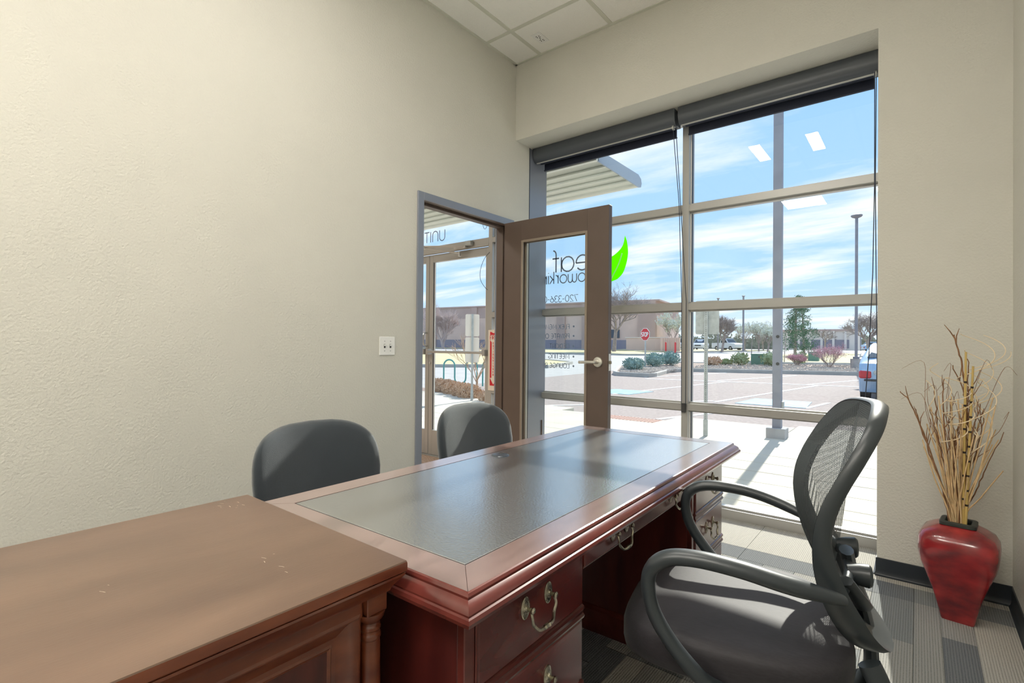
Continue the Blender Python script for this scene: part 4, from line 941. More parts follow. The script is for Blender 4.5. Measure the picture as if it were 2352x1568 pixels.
for i, (c0, c1, r0, r1, tr, ph) in enumerate(curls):
    hx_ = helix(c0, c1, r0, r1, tr, ph); f = foot(); th_ = throat(f, c0[0], c0[1])
    pts = spline([f, th_, Vector(th_).lerp(hx_[0], .55)+Vector((rv.uniform(-.01, .01), 0, 0)), hx_[0]], 5)[:-1]+hx_
    branch('curly_reed', 'pale curling reed spiralling above the red vase', 'curly reed', 'pale curly reeds in the red vase', pts, [.0028-.0014*k/len(pts) for k in range(len(pts))], 'curl', 5)
for i in range(14):
    a = rv.uniform(-.16, .19); z0 = rv.uniform(.6, .8); z1 = rv.uniform(.9, 1.12); f = foot(); th_ = throat(f, VX+a, VY)
    pts = spline([f, th_, (VX+a*.4, VY+rv.uniform(-.05, .05), z0), (VX+a*.75+rv.uniform(-.03, .03), VY+rv.uniform(-.06, .08), (z0+z1)/2), (VX+a, VY+rv.uniform(-.06, .08), z1), (VX+a*1.2+rv.uniform(-.06, .06), VY+rv.uniform(-.06, .08), z1-.03)], 5)
    branch('dried_wisp', 'hair-thin brown wisp bending over the red vase', 'dried wisp', 'thin wisps in the red vase', pts, [.0013-.0007*k/len(pts) for k in range(len(pts))], 'twig', 4)

# ================================================================== OUTSIDE
def hgt(y): return -.13+.0125*min(max(y-8, 0), 70)
re_ = random.Random(5)
def sheet(name, poly, m_, dz=.0, thick=.06, parent=None, kind='structure'):
    """a flat area that follows the gentle slope; poly [(x, y)...] split along y"""
    ys = sorted(set([min(p[1] for p in poly), max(p[1] for p in poly)]+[y for y in (8, 78) if min(p[1] for p in poly) < y < max(p[1] for p in poly)]))
    bm = bmesh.new(); f = bm.faces.new([bm.verts.new((x, y, 0)) for x, y in poly])
    for y in ys[1:-1]: bmesh.ops.bisect_plane(bm, geom=bm.verts[:]+bm.edges[:]+bm.faces[:], plane_co=(0, y, 0), plane_no=(0, 1, 0))
    r_ = bmesh.ops.extrude_face_region(bm, geom=bm.faces[:]); lo = [e_ for e_ in r_['geom'] if isinstance(e_, bmesh.types.BMVert)]
    los = set(lo)
    for v in bm.verts: v.co.z = hgt(v.co.y)+dz-(thick if v in los else 0)
    bmesh.ops.triangulate(bm, faces=bm.faces[:]); bmesh.ops.recalc_face_normals(bm, faces=bm.faces[:])
    me = bpy.data.meshes.new(name); bm.to_mesh(me); bm.free(); me.materials.append(M[m_]); o = bpy.data.objects.new(name, me); COL.objects.link(o)
    if parent: 
        me.transform(base_matrix(parent).inverted()); o.parent = parent
    if kind: o['kind'] = kind
    return o
sheet('ground', [(-400, .53), (200, .53), (200, 600), (-400, 600)], 'road', -.03, .3)
sheet('parking_lot', [(-9, 5.35), (30, 5.35), (30, 30), (-9, 24)], 'asphalt', -.012, .05)
# sidewalk slabs with open joints
sw = root('sidewalk', loc=(0, 3, 0))
jy = [.535, .96, 1.21, 1.63, 2.05, 2.47, 2.91, 3.33, 4.55]
jx = [-11, -8.2, -5.4, -2.62, 2.9, 5.7, 8.5]
for y0, y1 in zip(jy, jy[1:]):
    for x0, x1 in zip(jx, jx[1:]):
        put('slab', G().box(x0+.004, x1-.004, y0+.004, y1-.004, -.16, -.02+re_.uniform(-.001, .001), .004), 'concrete', sw, smooth=False)
for x0, x1, y1 in ((-11, -8.2, 5.6), (-8.2, -5.4, 5.6), (-5.4, -2.62, 5.2), (-2.62, -.62, 4.75), (-.62, 1.15, 5.35), (1.15, 2.9, 5.6), (2.9, 5.7, 5.6), (5.7, 8.5, 5.6)):
    put('slab', G().box(x0+.004, x1-.004, 4.554, y1, -.17, -.022, .004), 'concrete', sw, smooth=False)
put('joint_fill', G().box(-11, 8.5, .55, 4.6, -.17, -.032), 'concrete_grey', sw, smooth=False)
put('tactile_pad', G().box(-1.72, -.66, 4.36, 4.74, -.06, -.018), 'tactile', sw, smooth=False)
gd = G()
for i in range(17):
    for j in range(6): gd.lathe([(.018, -.0185), (.012, -.012), (.0, -.011)], (-1.68+.062*i, 4.39+.062*j, 0), 6, cap=False)
put('tactile_dome', gd, 'tactile', sw, kind='stuff')
# road paint
def stripe(a, b_, w, m_='white_paint', name='parking_stripe', parent=None):
    d = Vector((b_[0]-a[0], b_[1]-a[1])); n_ = Vector((-d.y, d.x)).normalized()*w/2
    return sheet(name, [(a[0]+n_.x, a[1]+n_.y), (a[0]-n_.x, a[1]-n_.y), (b_[0]-n_.x, b_[1]-n_.y), (b_[0]+n_.x, b_[1]+n_.y)], m_, -.004, .012, parent, None)
mk = root('road_markings', loc=(0, 12, 0))
stripe((-5.6, 15.2), (6, 16.9), .16, parent=mk)
for x in (-3.9, -1.18, 1.6, 4.4): stripe((x, 9.2), (x+1.2, 15.8), .11, parent=mk)
for x in (-5.9, -3.1, -.35, 2.4): stripe((x, 15.9), (x+1.7, 20.8), .11, parent=mk)
stripe((-4.1, 5.5), (-1.3, 9.4), .11, parent=mk); stripe((-1.1, 5.6), (-.6, 7.2), .11, parent=mk)
sheet('painted_square', [(-.75, 9.25), (.70, 9.25), (.62, 10.6), (-.62, 10.6)], 'blue_paint', -.003, .012, mk, None)
sheet('painted_square', [(-4.7, 9.4), (-3.5, 9.4), (-3.3, 10.6), (-4.5, 10.6)], 'blue_paint', -.003, .012, mk, None)
stripe((.70, 9.25), (.95, 10.7), .10, parent=mk)
# wheelchair-bay border inside the square
for a, b_ in (((-.62, 9.35), (.58, 9.35)), ((-.55, 10.5), (.52, 10.5))): stripe(a, b_, .05, parent=mk)

def kerb(name, pts, label, cat='kerb', w=.16, h=.14, closed=False, group=None):
    g_ = G(); n_ = len(pts); rings = []
    for i in range(n_):
        a = Vector(pts[i-1 if (i or closed) else 0]); b_ = Vector(pts[(i+1) % n_ if (i < n_-1 or closed) else i]); d = (b_-a).normalized(); nn = Vector((-d.y, d.x)); p = Vector(pts[i]); z = hgt(p.y)
        rings.append([(p.x+nn.x*o_*w, p.y+nn.y*o_*w, z+zz_) for o_, zz_ in ((-.5, -.05), (-.5, h-.02), (-.42, h), (.42, h), (.5, h-.02), (.5, -.05))])
    if closed: rings.append(rings[0])
    g_.loft(rings, cap=not closed)
    return tag(put(name, g_, 'curb', smooth=False), label, cat, group)
isl = [(-7.6, 16.6), (-7.2, 16.1), (-5.8, 16.0), (-5.75, 16.5), (-6.35, 19.4), (-6.1, 20.4), (-5.5, 20.85), (.9, 22.75), (12, 26.2), (12, 34), (3.2, 31.5), (-2, 30.2), (-9, 27.6), (-9.8, 21.5)]
kerb('kerb', isl, 'pale concrete kerb around the shrub island across the parking lot', closed=True)
sheet('island_bed', isl, 'soil', .10, .1)
g_ = G()
for _ in range(6500):
    t_ = re_.random()
    if re_.random() < .35: x = re_.uniform(-9, -6.1); y = re_.uniform(16.5, 22)
    else: x = re_.uniform(-6.5, 9); y = 20.8+(x+5.5)*.31+.35+re_.random()**1.6*7
    if y > 30+(x+2)*.1: continue
    if x < -6.2 and (y < 16.4+max(0, (-7.3-x))*2.2): continue
    s_ = re_.uniform(.03, .075); z = hgt(y)+.10; a = re_.uniform(0, 6)
    ring_ = [(x+s_*math.cos(a+k*1.256)*re_.uniform(.7, 1.1), y+s_*math.sin(a+k*1.256)*re_.uniform(.7, 1.1)) for k in range(5)]
    g_.add([(px, py, z-.02) for px, py in ring_]+[(x+(px-x)*.6, y+(py-y)*.6, z+s_*.75) for px, py in ring_], [(0, 1, 6, 5), (1, 2, 7, 6), (2, 3, 8, 7), (3, 4, 9, 8), (4, 0, 5, 9), (5, 6, 7, 8, 9)])
tag(put('gravel', g_, 'rock', smooth=False, kind='stuff', recalc=False), 'tan and grey gravel covering the shrub island', 'gravel')
# lawn areas and far kerbs
sheet('lawn', [(-8.9, 54), (-2.6, 66), (-.9, 40), (-.2, 33.0), (-4.2, 31.6), (-7.5, 33.5)], 'dry_grass', .10, .1)
kerb('kerb', [(-8.9, 54.2), (-7.6, 33.4), (-4.2, 31.5), (-.1, 32.9), (-.8, 40), (-2.5, 66)], 'kerb around the dry lawn behind the pink shrubs')
sheet('lawn', [(-45, 44), (-20, 43.5), (-18.0, 44.8), (-18.6, 47), (-26, 58), (-48, 60)], 'dry_grass', .10, .1)
kerb('kerb', [(-45, 44), (-20, 43.4), (-17.9, 44.8), (-18.5, 47.2), (-26, 58)], 'curved kerb around the lawn under the large bare tree')
sheet('lawn', [(-16.5, 17.5), (-13.0, 19.2), (-14.5, 24), (-34, 36), (-60, 36), (-60, 14), (-23, 12)], 'dry_grass', .10, .1)
kerb('kerb', [(-60, 14), (-23, 12), (-16.5, 17.4), (-12.9, 19.2), (-14.5, 24.2), (-34, 36.2)], 'kerb of the dry lawn seen through the entry door')
sheet('lawn', [(-34, 64), (-20, 58), (-16, 72), (-15, 82), (-36, 82)], 'dry_grass', .08, .1)
kerb('kerb', [(-60, 66), (-30, 64.5), (-20, 57.5), (-16, 72)], 'far kerb in front of the parked cars and tan building')
sheet('lawn', [(-120, 58), (-34, 66.3), (-34, 68), (-120, 66)], 'dry_grass', .05, .1)
# planting bed beside the entry walk
sheet('entry_bed', [(-11, 5.62), (-4.4, 4.62), (-4.2, 5.2), (-8.9, 6.9), (-13, 8.3)], 'soil', .03, .1)

# ------------------------------------------------------------------ plants
def leafcloud(g_, c_, rad, n_, s_, rnd_, shape=None, up=.0):
    for _ in range(n_):
        while True:
            u = [rnd_.uniform(-1, 1) for _ in range(3)]; L_ = math.sqrt(sum(a*a for a in u))
            if L_ > 1 or L_ < .35: continue
            if shape and not shape(u): continue
            break
        p = Vector((c_[0]+u[0]*rad[0], c_[1]+u[1]*rad[1], c_[2]+u[2]*rad[2]))
        a = Vector((rnd_.gauss(0, 1), rnd_.gauss(0, 1), rnd_.gauss(0, 1)+up)).normalized(); b_ = a.orthogonal().normalized(); q = rnd_.uniform(.6, 1.3)*s_
        g_.add([p-b_*q*.35, p+a*q, p+b_*q*.35, p-a*q*.4], [(0, 1, 2, 3)])
    return g_
def core(g_, c_, rad, k_=.72):
    rings = []
    for i in range(1, 7):
        ph = PI*i/7; rings.append([(c_[0]+rad[0]*k_*math.sin(ph)*math.cos(2*PI*j/9), c_[1]+rad[1]*k_*math.sin(ph)*math.sin(2*PI*j/9), c_[2]-rad[2]*k_*math.cos(ph)) for j in range(9)])
    return g_.loft(rings)
def shrub(name, label, x, y, rx, rz_, m_, n_=420, s_=.09, cat='shrub', group=None, zb=.09, solid=True, up=.8):
    z = hgt(y)+zb; t = thing(name, label, cat, (x, y, z), group=group); g_ = G(); rr_ = random.Random(int(abs(x*100)+y*10))
    c_ = (x, y, z+rz_*.95)
    if solid: core(g_, c_, (rx, rx, rz_))
    leafcloud(g_, c_, (rx, rx, rz_), n_, s_, rr_, up=up); put('foliage', g_, m_, t, smooth=False, kind='stuff', recalc=False)
    put('stem', G().tube([(x, y, z-.05), (x+.02, y, z+rz_)], [.04, .02], 6), 'bark', t); return t
shrub('juniper', 'blue-green round juniper left of the stop sign post', -7.55, 18.35, .52, .30, 'juniper', 1100, .065)
shrub('juniper', 'blue-green round juniper directly right of the stop sign post', -7.95, 21.6, .54, .38, 'juniper', 1100, .065)
shrub('juniper', 'blue-green round juniper touching the window mullion, furthest right of three', -8.05, 24.0, .58, .40, 'juniper', 1100, .065)
shrub('green_shrub', 'olive shrub left of the green utility box', -5.05, 26.4, .48, .38, 'greenshrub', 380, .10)
shrub('green_shrub', 'olive shrub right of the green utility box, behind the steel column', -3.55, 26.6, .55, .40, 'greenshrub', 380, .10)
shrub('green_shrub', 'olive shrub between the small and the large pink shrub', -2.80, 30.6, .42, .38, 'greenshrub', 300, .10)
shrub('dry_shrub', 'rust brown dry grass clump beside the perforated sign post', -6.15, 25.2, .46, .24, 'brownshrub', 380, .13, up=1.5)
shrub('dry_shrub', 'small yellowish grass clump on the gravel island', -5.85, 26.6, .40, .16, 'greenshrub', 240, .11, up=1.5)
for i, (x, y) in enumerate(((-6.9, 5.95), (-6.35, 5.65), (-5.85, 5.45), (-5.45, 5.25), (-7.5, 6.2))):
    shrub('dry_hedge_plant', 'dry tan twiggy plant, '+['middle one of the bed below the teal bike rack', 'second from the right in the bed below the bike rack', 'rightmost of the bed, left of the two-plate sign post', 'in front of the two-plate sign post foot', 'leftmost in the bed below the teal bike rack'][i], x, y, .30, .20, 'brownshrub', 1700, .036, group='dry tan plants by the entry walk', zb=.02, solid=False, up=1.6)
shrub('dry_hedge_plant', 'yellow-tan twiggy plant at the foot of the two-plate sign post', -4.62, 5.05,   .30, .17, 'brownshrub', 1300, .036, zb=.02, solid=False, up=1.6)
def limb(g_, p, d, L_, r_, depth, rnd_, spread=.55, up=.12, tips=None, ns=3, minr=.004, shrink=.72):
    q = p+d*L_; mid = p.lerp(q, .5)+Vector((rnd_.gauss(0, .04), rnd_.gauss(0, .04), 0))*L_
    g_.tube([p, mid, q], [r_, r_*.85, max(r_*.7, minr)], 5 if r_ > .05 else 3, cap=False)
    if depth == 0:
        if tips is not None: tips.append(q)
        return
    for k in range(ns+(1 if depth > 2 else 0)):
        a = Vector((rnd_.gauss(0, 1), rnd_.gauss(0, 1), rnd_.gauss(0, .5))); dd = (d+a.normalized()*spread+Vector((0, 0, up))).normalized()
        st_ = p.lerp(q, rnd_.uniform(.45, 1.0)) if k else q
        limb(g_, st_, dd, L_*shrink*rnd_.uniform(.8, 1.15), max(r_*.58, minr), depth-1, rnd_, spread, up, tips, ns, minr, shrink)
def tree(label, x, y, H, trunk_h, seed, name='bare_tree', m_='bark', depth=5, spread=.6, leaf=None, leaf_n=6, leaf_s=.3, multi=1, tr=.16, minr=.022, group=None, zb=.05, first=.30, ns=3):
    z = hgt(y)+zb; t = thing(name, label, 'tree', (x, y, z), group=group); rr_ = random.Random(seed)
    base = Vector((x, y, z-.05)); tips = []; gb = G(); gt = G()
    for m__ in range(multi):
        off = Vector((rr_.uniform(-.4, .4), rr_.uniform(-.4, .4), 0)) if multi > 1 else Vector()
        lean = Vector((rr_.gauss(0, .12), rr_.gauss(0, .12), 1)).normalized() if multi == 1 else (Vector((off.x*1.1, off.y*1.1, 1))).normalized()
        top_ = base+off*.3+lean*trunk_h
        gt.tube([base+off*.2, base.lerp(top_, .5)+off*.1, top_], [tr*1.15, tr*.95, tr*.85], 8)
        for k in range(5 if multi == 1 else 3):
            a = 2*PI*k/(5 if multi == 1 else 3)+rr_.uniform(-.3, .3); d = Vector((math.cos(a)*spread, math.sin(a)*spread, 1.0)).normalized()
            limb(gb, top_-lean*rr_.uniform(0, trunk_h*.25), d, H*first*rr_.uniform(.8, 1.1), tr*.5, depth-1, rr_, spread, .14, tips, ns, minr)
    put('trunk', gt, m_, t); put('branches', gb, m_, t, smooth=False, kind='stuff', recalc=False)
    if leaf:
        gl = G()
        for p in tips: leafcloud(gl, p, (leaf_s*1.6,)*3, leaf_n, leaf_s, rr_)
        put('blossom' if 'blossom' in leaf else 'foliage', gl, leaf, t, smooth=False, kind='stuff', recalc=False)
    return t
tree('large bare tree before the tan building, right of the open door', -27.2, 54.5, 9.0, 2.9, 3, depth=6, tr=.24, minr=.013, spread=.75, first=.25, ns=3)
tree('spreading many-stemmed bare tree seen through the entry door glass', -63.7, 60, 10.2, 1.5, 8, depth=6, multi=4, tr=.17, minr=.017, spread=.6, m_='bark_far', first=.22, ns=3)
tree('small bare sapling beside the teal bike rack', -7.2, 7.4, 2.2, .35, 4, depth=4, tr=.035, minr=.005, spread=.55, m_='brownshrub', first=.27, zb=0)
tree('bare tree at the right edge of the window behind the bead chain', -1.25, 60, 5.2, 1.4, 12, depth=6, tr=.17, minr=.011, spread=.8, zb=.1, first=.24)
tree('bare brown forked tree behind the grey sign panel', -17.5, 66, 4.8, 1.4, 21, depth=6, tr=.16, minr=.012, spread=.5, first=.27)
tree('small dark bare tree rising beyond the pink shrub', -5.0, 58, 3.7, 1.5, 31, depth=4, tr=.09, minr=.018, spread=.9, first=.2)
for i, (x, y, H, nm) in enumerate(((-27.8, 76, 6.3, 'tall white-blossomed tree between the tan building and the mullion'), (-17.2, 76, 4.6, 'white-blossomed tree right of the forked brown tree'), (-14.4, 72, 4.7, 'white-blossomed tree behind the second thin light pole'), (-12.9, 70, 3.8, 'smallest white-blossomed tree beside the steel column'), (-16.0, 82, 4.2, 'pale blossomed tree in the far row between two light poles'))):
    tree(nm, x, y, H, 1.0, 40+i, name='blossom_tree', depth=4, spread=.45, leaf='blossom', leaf_n=(12 if i == 0 else 6), leaf_s=(.22 if i == 0 else .16), tr=.10, minr=.012, first=.27)
# two-stemmed pine
pt = thing('pine_tree', 'tall green pine tree rising above the lawn behind the pink shrubs', 'tree', (-6.0, 50, hgt(50)+.1))
z0 = hgt(50)+.1
put('trunk', G().tube([(-6.35, 50, z0-.1), (-6.3, 50, z0+2.6), (-6.25, 50, z0+5)], [.13, .10, .03], 8).tube([(-5.6, 50, z0-.1), (-5.65, 50, z0+2.4), (-5.8, 50, z0+4)], [.12, .09, .03], 8), 'bark', pt)
gp = G(); rp = random.Random(2)
for k in range(330):
    zr = rp.random(); z = z0+.5+4.9*zr; w = 1.45*(1-max(0, zr-.25)**1.5*1.25)*rp.uniform(.3, 1.0); a = rp.uniform(0, 2*PI); leafcloud(gp, (-6.0+w*math.cos(a), 50+w*math.sin(a), z), (.30, .30, .22), 20, .10, rp)
put('foliage', gp, 'pine', pt, smooth=False, kind='stuff', recalc=False)
def plum(x, y, w, h, label, n_):
    t = thing('plum_shrub', label, 'shrub', (x, y, hgt(y)+.1)); rr_ = random.Random(int(n_)); g_ = G(); gl = G(); tips = []
    for k in range(9):
        a = 2*PI*k/9; d = Vector((math.cos(a)*.75, math.sin(a)*.75, 1)).normalized(); limb(g_, Vector((x, y, hgt(y)+.05)), d, h*.33, .016, 3, rr_, .5, .1, tips, 3, .005)
    put('stem', g_, 'bark', t, smooth=False, kind='stuff', recalc=False)
    for p in tips: leafcloud(gl, p, (.10, .10, .10), 9, .035, rr_)
    put('foliage', gl, 'pinkleaf', t, smooth=False, kind='stuff', recalc=False)
plum(-.95, 27.0, .85, 1.55, 'large plum-pink shrub beside the parking light pole', 91)
plum(-2.62, 28.3, .5, .9, 'small plum-pink shrub next to the steel column', 55)
# distant tree line and ridge
for i, (x0, x1, y, h0, lab) in enumerate(((-75, -12.2, 170, 6.0, 'distant grey-green tree line left of the pine'), (-12, 60, 176, 5.5, 'distant grey-green tree line right of the pine'))):
    g_ = G(); rr_ = random.Random(70+i)
    for _ in range(2600):
        x = rr_.uniform(x0, x1); z = hgt(y)+rr_.random()**.8*h0*(.75+.25*math.sin(x*.35)+.15*math.sin(x*1.3)); p = Vector((x, y+rr_.uniform(-4, 4), z)); q = rr_.uniform(.25, .6)
        a = Vector((rr_.gauss(0, 1), 0, rr_.gauss(0, 1))).normalized(); b_ = Vector((-a.z, .3, a.x)); g_.add([p-b_*q*.5, p+a*q, p+b_*q*.5, p-a*q], [(0, 1, 2, 3)])
    g_.loft([[(x0, y, hgt(y)-.5), (x1, y, hgt(y)-.5)], [(x0, y+.5, hgt(y)+h0*.55), (x1, y+.5, hgt(y)+h0*.55)], [(x0, y+3, hgt(y)+h0*.5), (x1, y+3, hgt(y)+h0*.5)]], cap=False, closed=False)
    tag(put('tree_line', g_, 'hill', smooth=False, kind='stuff', recalc=False), lab, 'trees')

# ------------------------------------------------------------------ buildings
bt = thing('commercial_building', 'long tan stucco building behind the large bare tree', 'building', (-52, 72, hgt(70)))
A = Vector((-120, 61.4, 0)); B_ = Vector((-29.8, 75.2, 0)); dv_ = (B_-A).normalized(); nv = Vector((dv_.y, -dv_.x, 0))
def wallseg(nm, t0, t1, z0, z1, out, m_, dep=.6):
    a = A+dv_*t0; b_ = A+dv_*t1; f0 = nv*out
    pts = [a+f0, b_+f0, b_-nv*dep, a-nv*dep]
    put(nm, G().add([(p.x, p.y, z0) for p in pts]+[(p.x, p.y, z1) for p in pts], [(0, 1, 2, 3), (4, 5, 6, 7), (0, 1, 5, 4), (1, 2, 6, 5), (2, 3, 7, 6), (3, 0, 4, 7)]), m_, bt, smooth=False)
LT = (B_-A).length; gz = .3
wallseg('wall', 0, LT-.8, gz, 6.4, 0, 'brick_tan', 18); wallseg('upper_band', 0, LT-.8, 6.4, 8.55, .05, 'brick_brown', 18); wallseg('base_band', 0, LT-.8, gz, 2.25, .12, 'brick_grey', .3)
wallseg('cornice', 0, LT, 8.55, 8.8, .25, 'brick_brown', 18.2)
for t in (6, 22, 38, 45, 55, 66, 78): wallseg('pilaster', t, t+1.2, gz, 8.5, .35, 'brick_brown', .5)
wallseg('pilaster', LT-3.4, LT-.6, gz, 8.6, .4, 'brick_brown', .6); wallseg('pilaster', LT-18, LT-16.4, gz, 6.4, .4, 'brick_brown', .6)
wallseg('window', LT-8.5, LT-6.6, 2.6, 4.0, .14, 'darkwin', .3); wallseg('wall_lamp', LT-9.8, LT-8.8, 5.3, 5.5, .4, 'slot', .4)
wallseg('sign_panel', LT-12.5, LT-9.4, 6.5, 7.6, .10, 'juniper', .1)
de = thing('dumpster_enclosure', 'low tan walled enclosure with gate in front of the tan building', 'enclosure', (-27, 65.5, hgt(65)))
for nm, x0, x1, y0, y1, m_ in (('wall', -30.8, -24.6, 65.3, 65.6, 'brick_tan'), ('wall', -24.6, -24.3, 62.9, 69.5, 'brick_tan'), ('gate', -24.3, -21.9, 62.9, 63.0, 'bld_white')):
    put(nm, G().box(x0, x1, y0, y1, hgt(64)-.1, hgt(64)+1.85, .02), m_ if nm != 'gate' else 'brick_tan', de, smooth=False)
put('cap', G().box(-30.9, -24.2, 65.2, 65.7, hgt(64)+1.85, hgt(64)+1.97), 'bld_white', de, smooth=False)
gtb = G()
for k in range(9): gtb.box(-24.2+k*.26, -24.17+k*.26, 62.86, 62.9, hgt(64), hgt(64)+1.8)
put('gate_rib', gtb, 'brick_brown', de, smooth=False)
for nm, x, y, lab in (('b', -22.9, 60.5, 'red bollard at the corner of the tan enclosure'), ('b', -20.2, 56.7, 'red bollard standing on the grass in front of the white pickup'), ('b', -33.2, 60.0, 'red bollard left of the large bare tree trunk')):
    o = put('bollard', G().lathe([(.0, -.1), (.11, -.1), (.11, 1.15), (.09, 1.24), (.04, 1.29), (.0, 1.30)], (x, y, hgt(y)), 14), 'red_paint'); tag(o, lab, 'bollard', 'red bollards')
wb = thing('far_building', 'pale low flat building on the horizon right of the pine', 'building', (-15, 150, hgt(150)))
put('wall', G().box(-26, -9.5, 150, 160, hgt(150)-.5, 5.6), 'bld_white', wb, smooth=False); put('roof', G().box(-26.3, -9.2, 149.6, 160.3, 5.6, 6.1), 'brick_brown', wb, smooth=False); put('window_band', G().box(-25, -11, 149.9, 150, 1.2, 3.4), 'brick_grey', wb, smooth=False)
for k in range(6): put('column', G().box(-25+k*2.6, -24.5+k*2.6, 149.4, 149.9, hgt(150), 5.6), 'bld_white', wb, smooth=False)

# ------------------------------------------------------------------ cars
def car(label, x, y, rz_, m_, L_=4.7, W_=1.85, H_=1.65, style='suv', cat='car', group=None):
    t = thing('car', label, cat, (x, y, hgt(y)+.0), rz_, group); k = L_/4.7
    if style == 'suv': prof_ = [(-2.30, .45), (-2.34, .75), (-2.28, 1.02), (-2.0, 1.05), (-1.75, H_-.05), (-1.3, H_), (.15, H_), (.95, 1.10), (1.95, 1.00), (2.28, .85), (2.34, .55), (2.28, .32), (-2.25, .32)]
    elif style == 'pickup': prof_ = [(-2.5, .50), (-2.52, 1.10), (-.75, 1.12), (-.62, H_-.02), (.30, H_), (.95, 1.14), (2.10, 1.06), (2.35, .95), (2.38, .5), (2.3, .34), (-2.45, .34)]
    else: prof_ = [(-2.22, .40), (-2.33, .55), (-2.34, .74), (-2.27, .90), (-1.95, 1.00), (-1.30, H_-.06), (-.85, H_), (-.05, H_-.02), (.85, .98), (1.85, .86), (2.22, .70), (2.30, .45), (2.2, .24), (-2.15, .24)]
    rings = []
    for s_, ww in ((-1, .80), (-1, .93), (-1, 1.0), (-.6, 1.0), (0, 1.0), (.6, 1.0), (1, 1.0), (1, .93), (1, .80)):
        pass
    def ring(yy, shr, zsq): return [(px*k*(1-shr*.03), yy*(1-.17*max(0, (pz-.98))/(H_-.98+1e-6)), .32+(pz-.32)*(1-zsq)) for px, pz in prof_]
    rings = [ring(-W_/2, 1.6, .10), ring(-W_/2*.985, .6, .03), ring(-W_/2*.93, 0, 0), ring(-W_*.2, -.5, -.01), ring(W_*.2, -.5, -.01), ring(W_/2*.93, 0, 0), ring(W_/2*.985, .6, .03), ring(W_/2, 1.6, .10)]
    def cput(nm, g_, mm_, par=t, **kw): return put(nm, g_, mm_, par, world=False, **kw)
    cput('body', G().loft(rings), m_, ang=28)
    wz = H_-.10
    for sgn in (-1, 1):
        yy = sgn*W_/2
        gl = {'suv': [(-1.75, 1.10), (-1.55, wz), (.05, wz), (.72, 1.12)], 'pickup': [(-.55, 1.14), (-.5, wz), (.22, wz), (.78, 1.16)], 'sedan': [(-1.45, 1.02), (-.9, wz), (-.1, wz), (.62, 1.0)]}[style]
        cput('side_window', G().add([(px*k, yy*(1.003-.17*max(0, pz-.98)/(H_-.98)), pz) for px, pz in gl]+[(px*k, yy*(.985-.17*max(0, pz-.98)/(H_-.98)), pz) for px, pz in gl], [(0, 1, 2, 3), (4, 5, 6, 7), (0, 1, 5, 4), (1, 2, 6, 5), (2, 3, 7, 6), (3, 0, 4, 7)]), 'car_glass', smooth=False)
        for wx in (-1.42, 1.42):
            cput('wheel', G().tube([(wx*k, yy*1.005, .33), (wx*k, yy*.80, .33)], .33, 20), 'tyre', ang=40); cput('hub_cap', G().tube([(wx*k, yy*1.012, .33), (wx*k, yy*.99, .33)], [.15, .19], 12), 'steel')
        cput('head_light', G().box(2.16*k, 2.27*k, sgn*W_*.30, sgn*W_*.44, .72, .86, .02), 'white', smooth=False)
    fg = {'suv': [(.22, wz+.03), (.88, 1.15)], 'pickup': [(.36, wz+.03), (.90, 1.18)], 'sedan': [(.02, wz+.03), (.80, 1.02)]}[style]
    rg = {'suv': [(-1.80, wz-.02), (-2.02, 1.12)], 'pickup': [(-.64, wz), (-.74, 1.16)], 'sedan': [(-1.38, wz-.03), (-1.88, 1.04)]}[style]
    for nm, pr_, sg_ in (('windscreen', fg, 1), ('rear_window', rg, -1)):
        (xa_, za_), (xb_, zb_) = pr_
        cput(nm, G().add([(xa_*k+sg_*.035, -W_*.36, za_), (xa_*k+sg_*.035, W_*.36, za_), (xb_*k+sg_*.035, W_*.42, zb_), (xb_*k+sg_*.035, -W_*.42, zb_), (xa_*k-sg_*.03, -W_*.36, za_-.03), (xa_*k-sg_*.03, W_*.36, za_-.03), (xb_*k-sg_*.03, W_*.42, zb_-.03), (xb_*k-sg_*.03, -W_*.42, zb_-.03)], [(0, 1, 2, 3), (4, 5, 6, 7), (0, 1, 5, 4), (1, 2, 6, 5), (2, 3, 7, 6), (3, 0, 4, 7)]), 'car_glass', smooth=False)
    cput('grille', G().box(2.28*k, 2.36*k, -W_*.25, W_*.25, .52, .80, .01), 'slot', smooth=False)
    for sgn in (-1, 1):
        tl = cput('tail_light', G().box(-2.37*k, -2.18*k, sgn*W_*.36, sgn*W_*.493, .56, .74, .03), 'taillight', smooth=False)
        cput('lamp_lens', G().tube([(-2.36*k, sgn*W_*.315, .70), (-2.385*k, sgn*W_*.315, .70)], [.055, .05], 16), 'galv', tl)
    cput('bumper_trim', G().box(-2.385*k, -2.2*k, -W_*.44, W_*.44, .50, .545, .01), 'slot', smooth=False); cput('plate', G().box(-2.375*k, -2.34*k, -.16, .16, .66, .76), 'white', smooth=False)
    return t
car('light blue car parked tail-on at the right edge of the window', 2.43, 13.0, R(90), 'car_blue', L_=4.3, H_=1.38, style='sedan')
car('white pickup parked beside the tall blossom tree', -26.6, 76, R(-78), 'car_white', H_=1.8, style='pickup', cat='pickup')
car('white car with dark grille right of the mullion, left of the sign post', -24.9, 80, R(-82), 'car_white', style='suv', H_=1.7)
car('white car half hidden behind the window mullion', -29.4, 85, R(-70), 'car_silver', style='suv', H_=1.7)
car('white pickup parked behind the forked brown tree', -20.4, 79, R(-30), 'car_white', H_=1.8, style='pickup', cat='pickup')
car('small blue car parked far away beside the right-hand bare tree', -2.1, 95, R(20), 'car_blue', H_=1.5, style='suv')

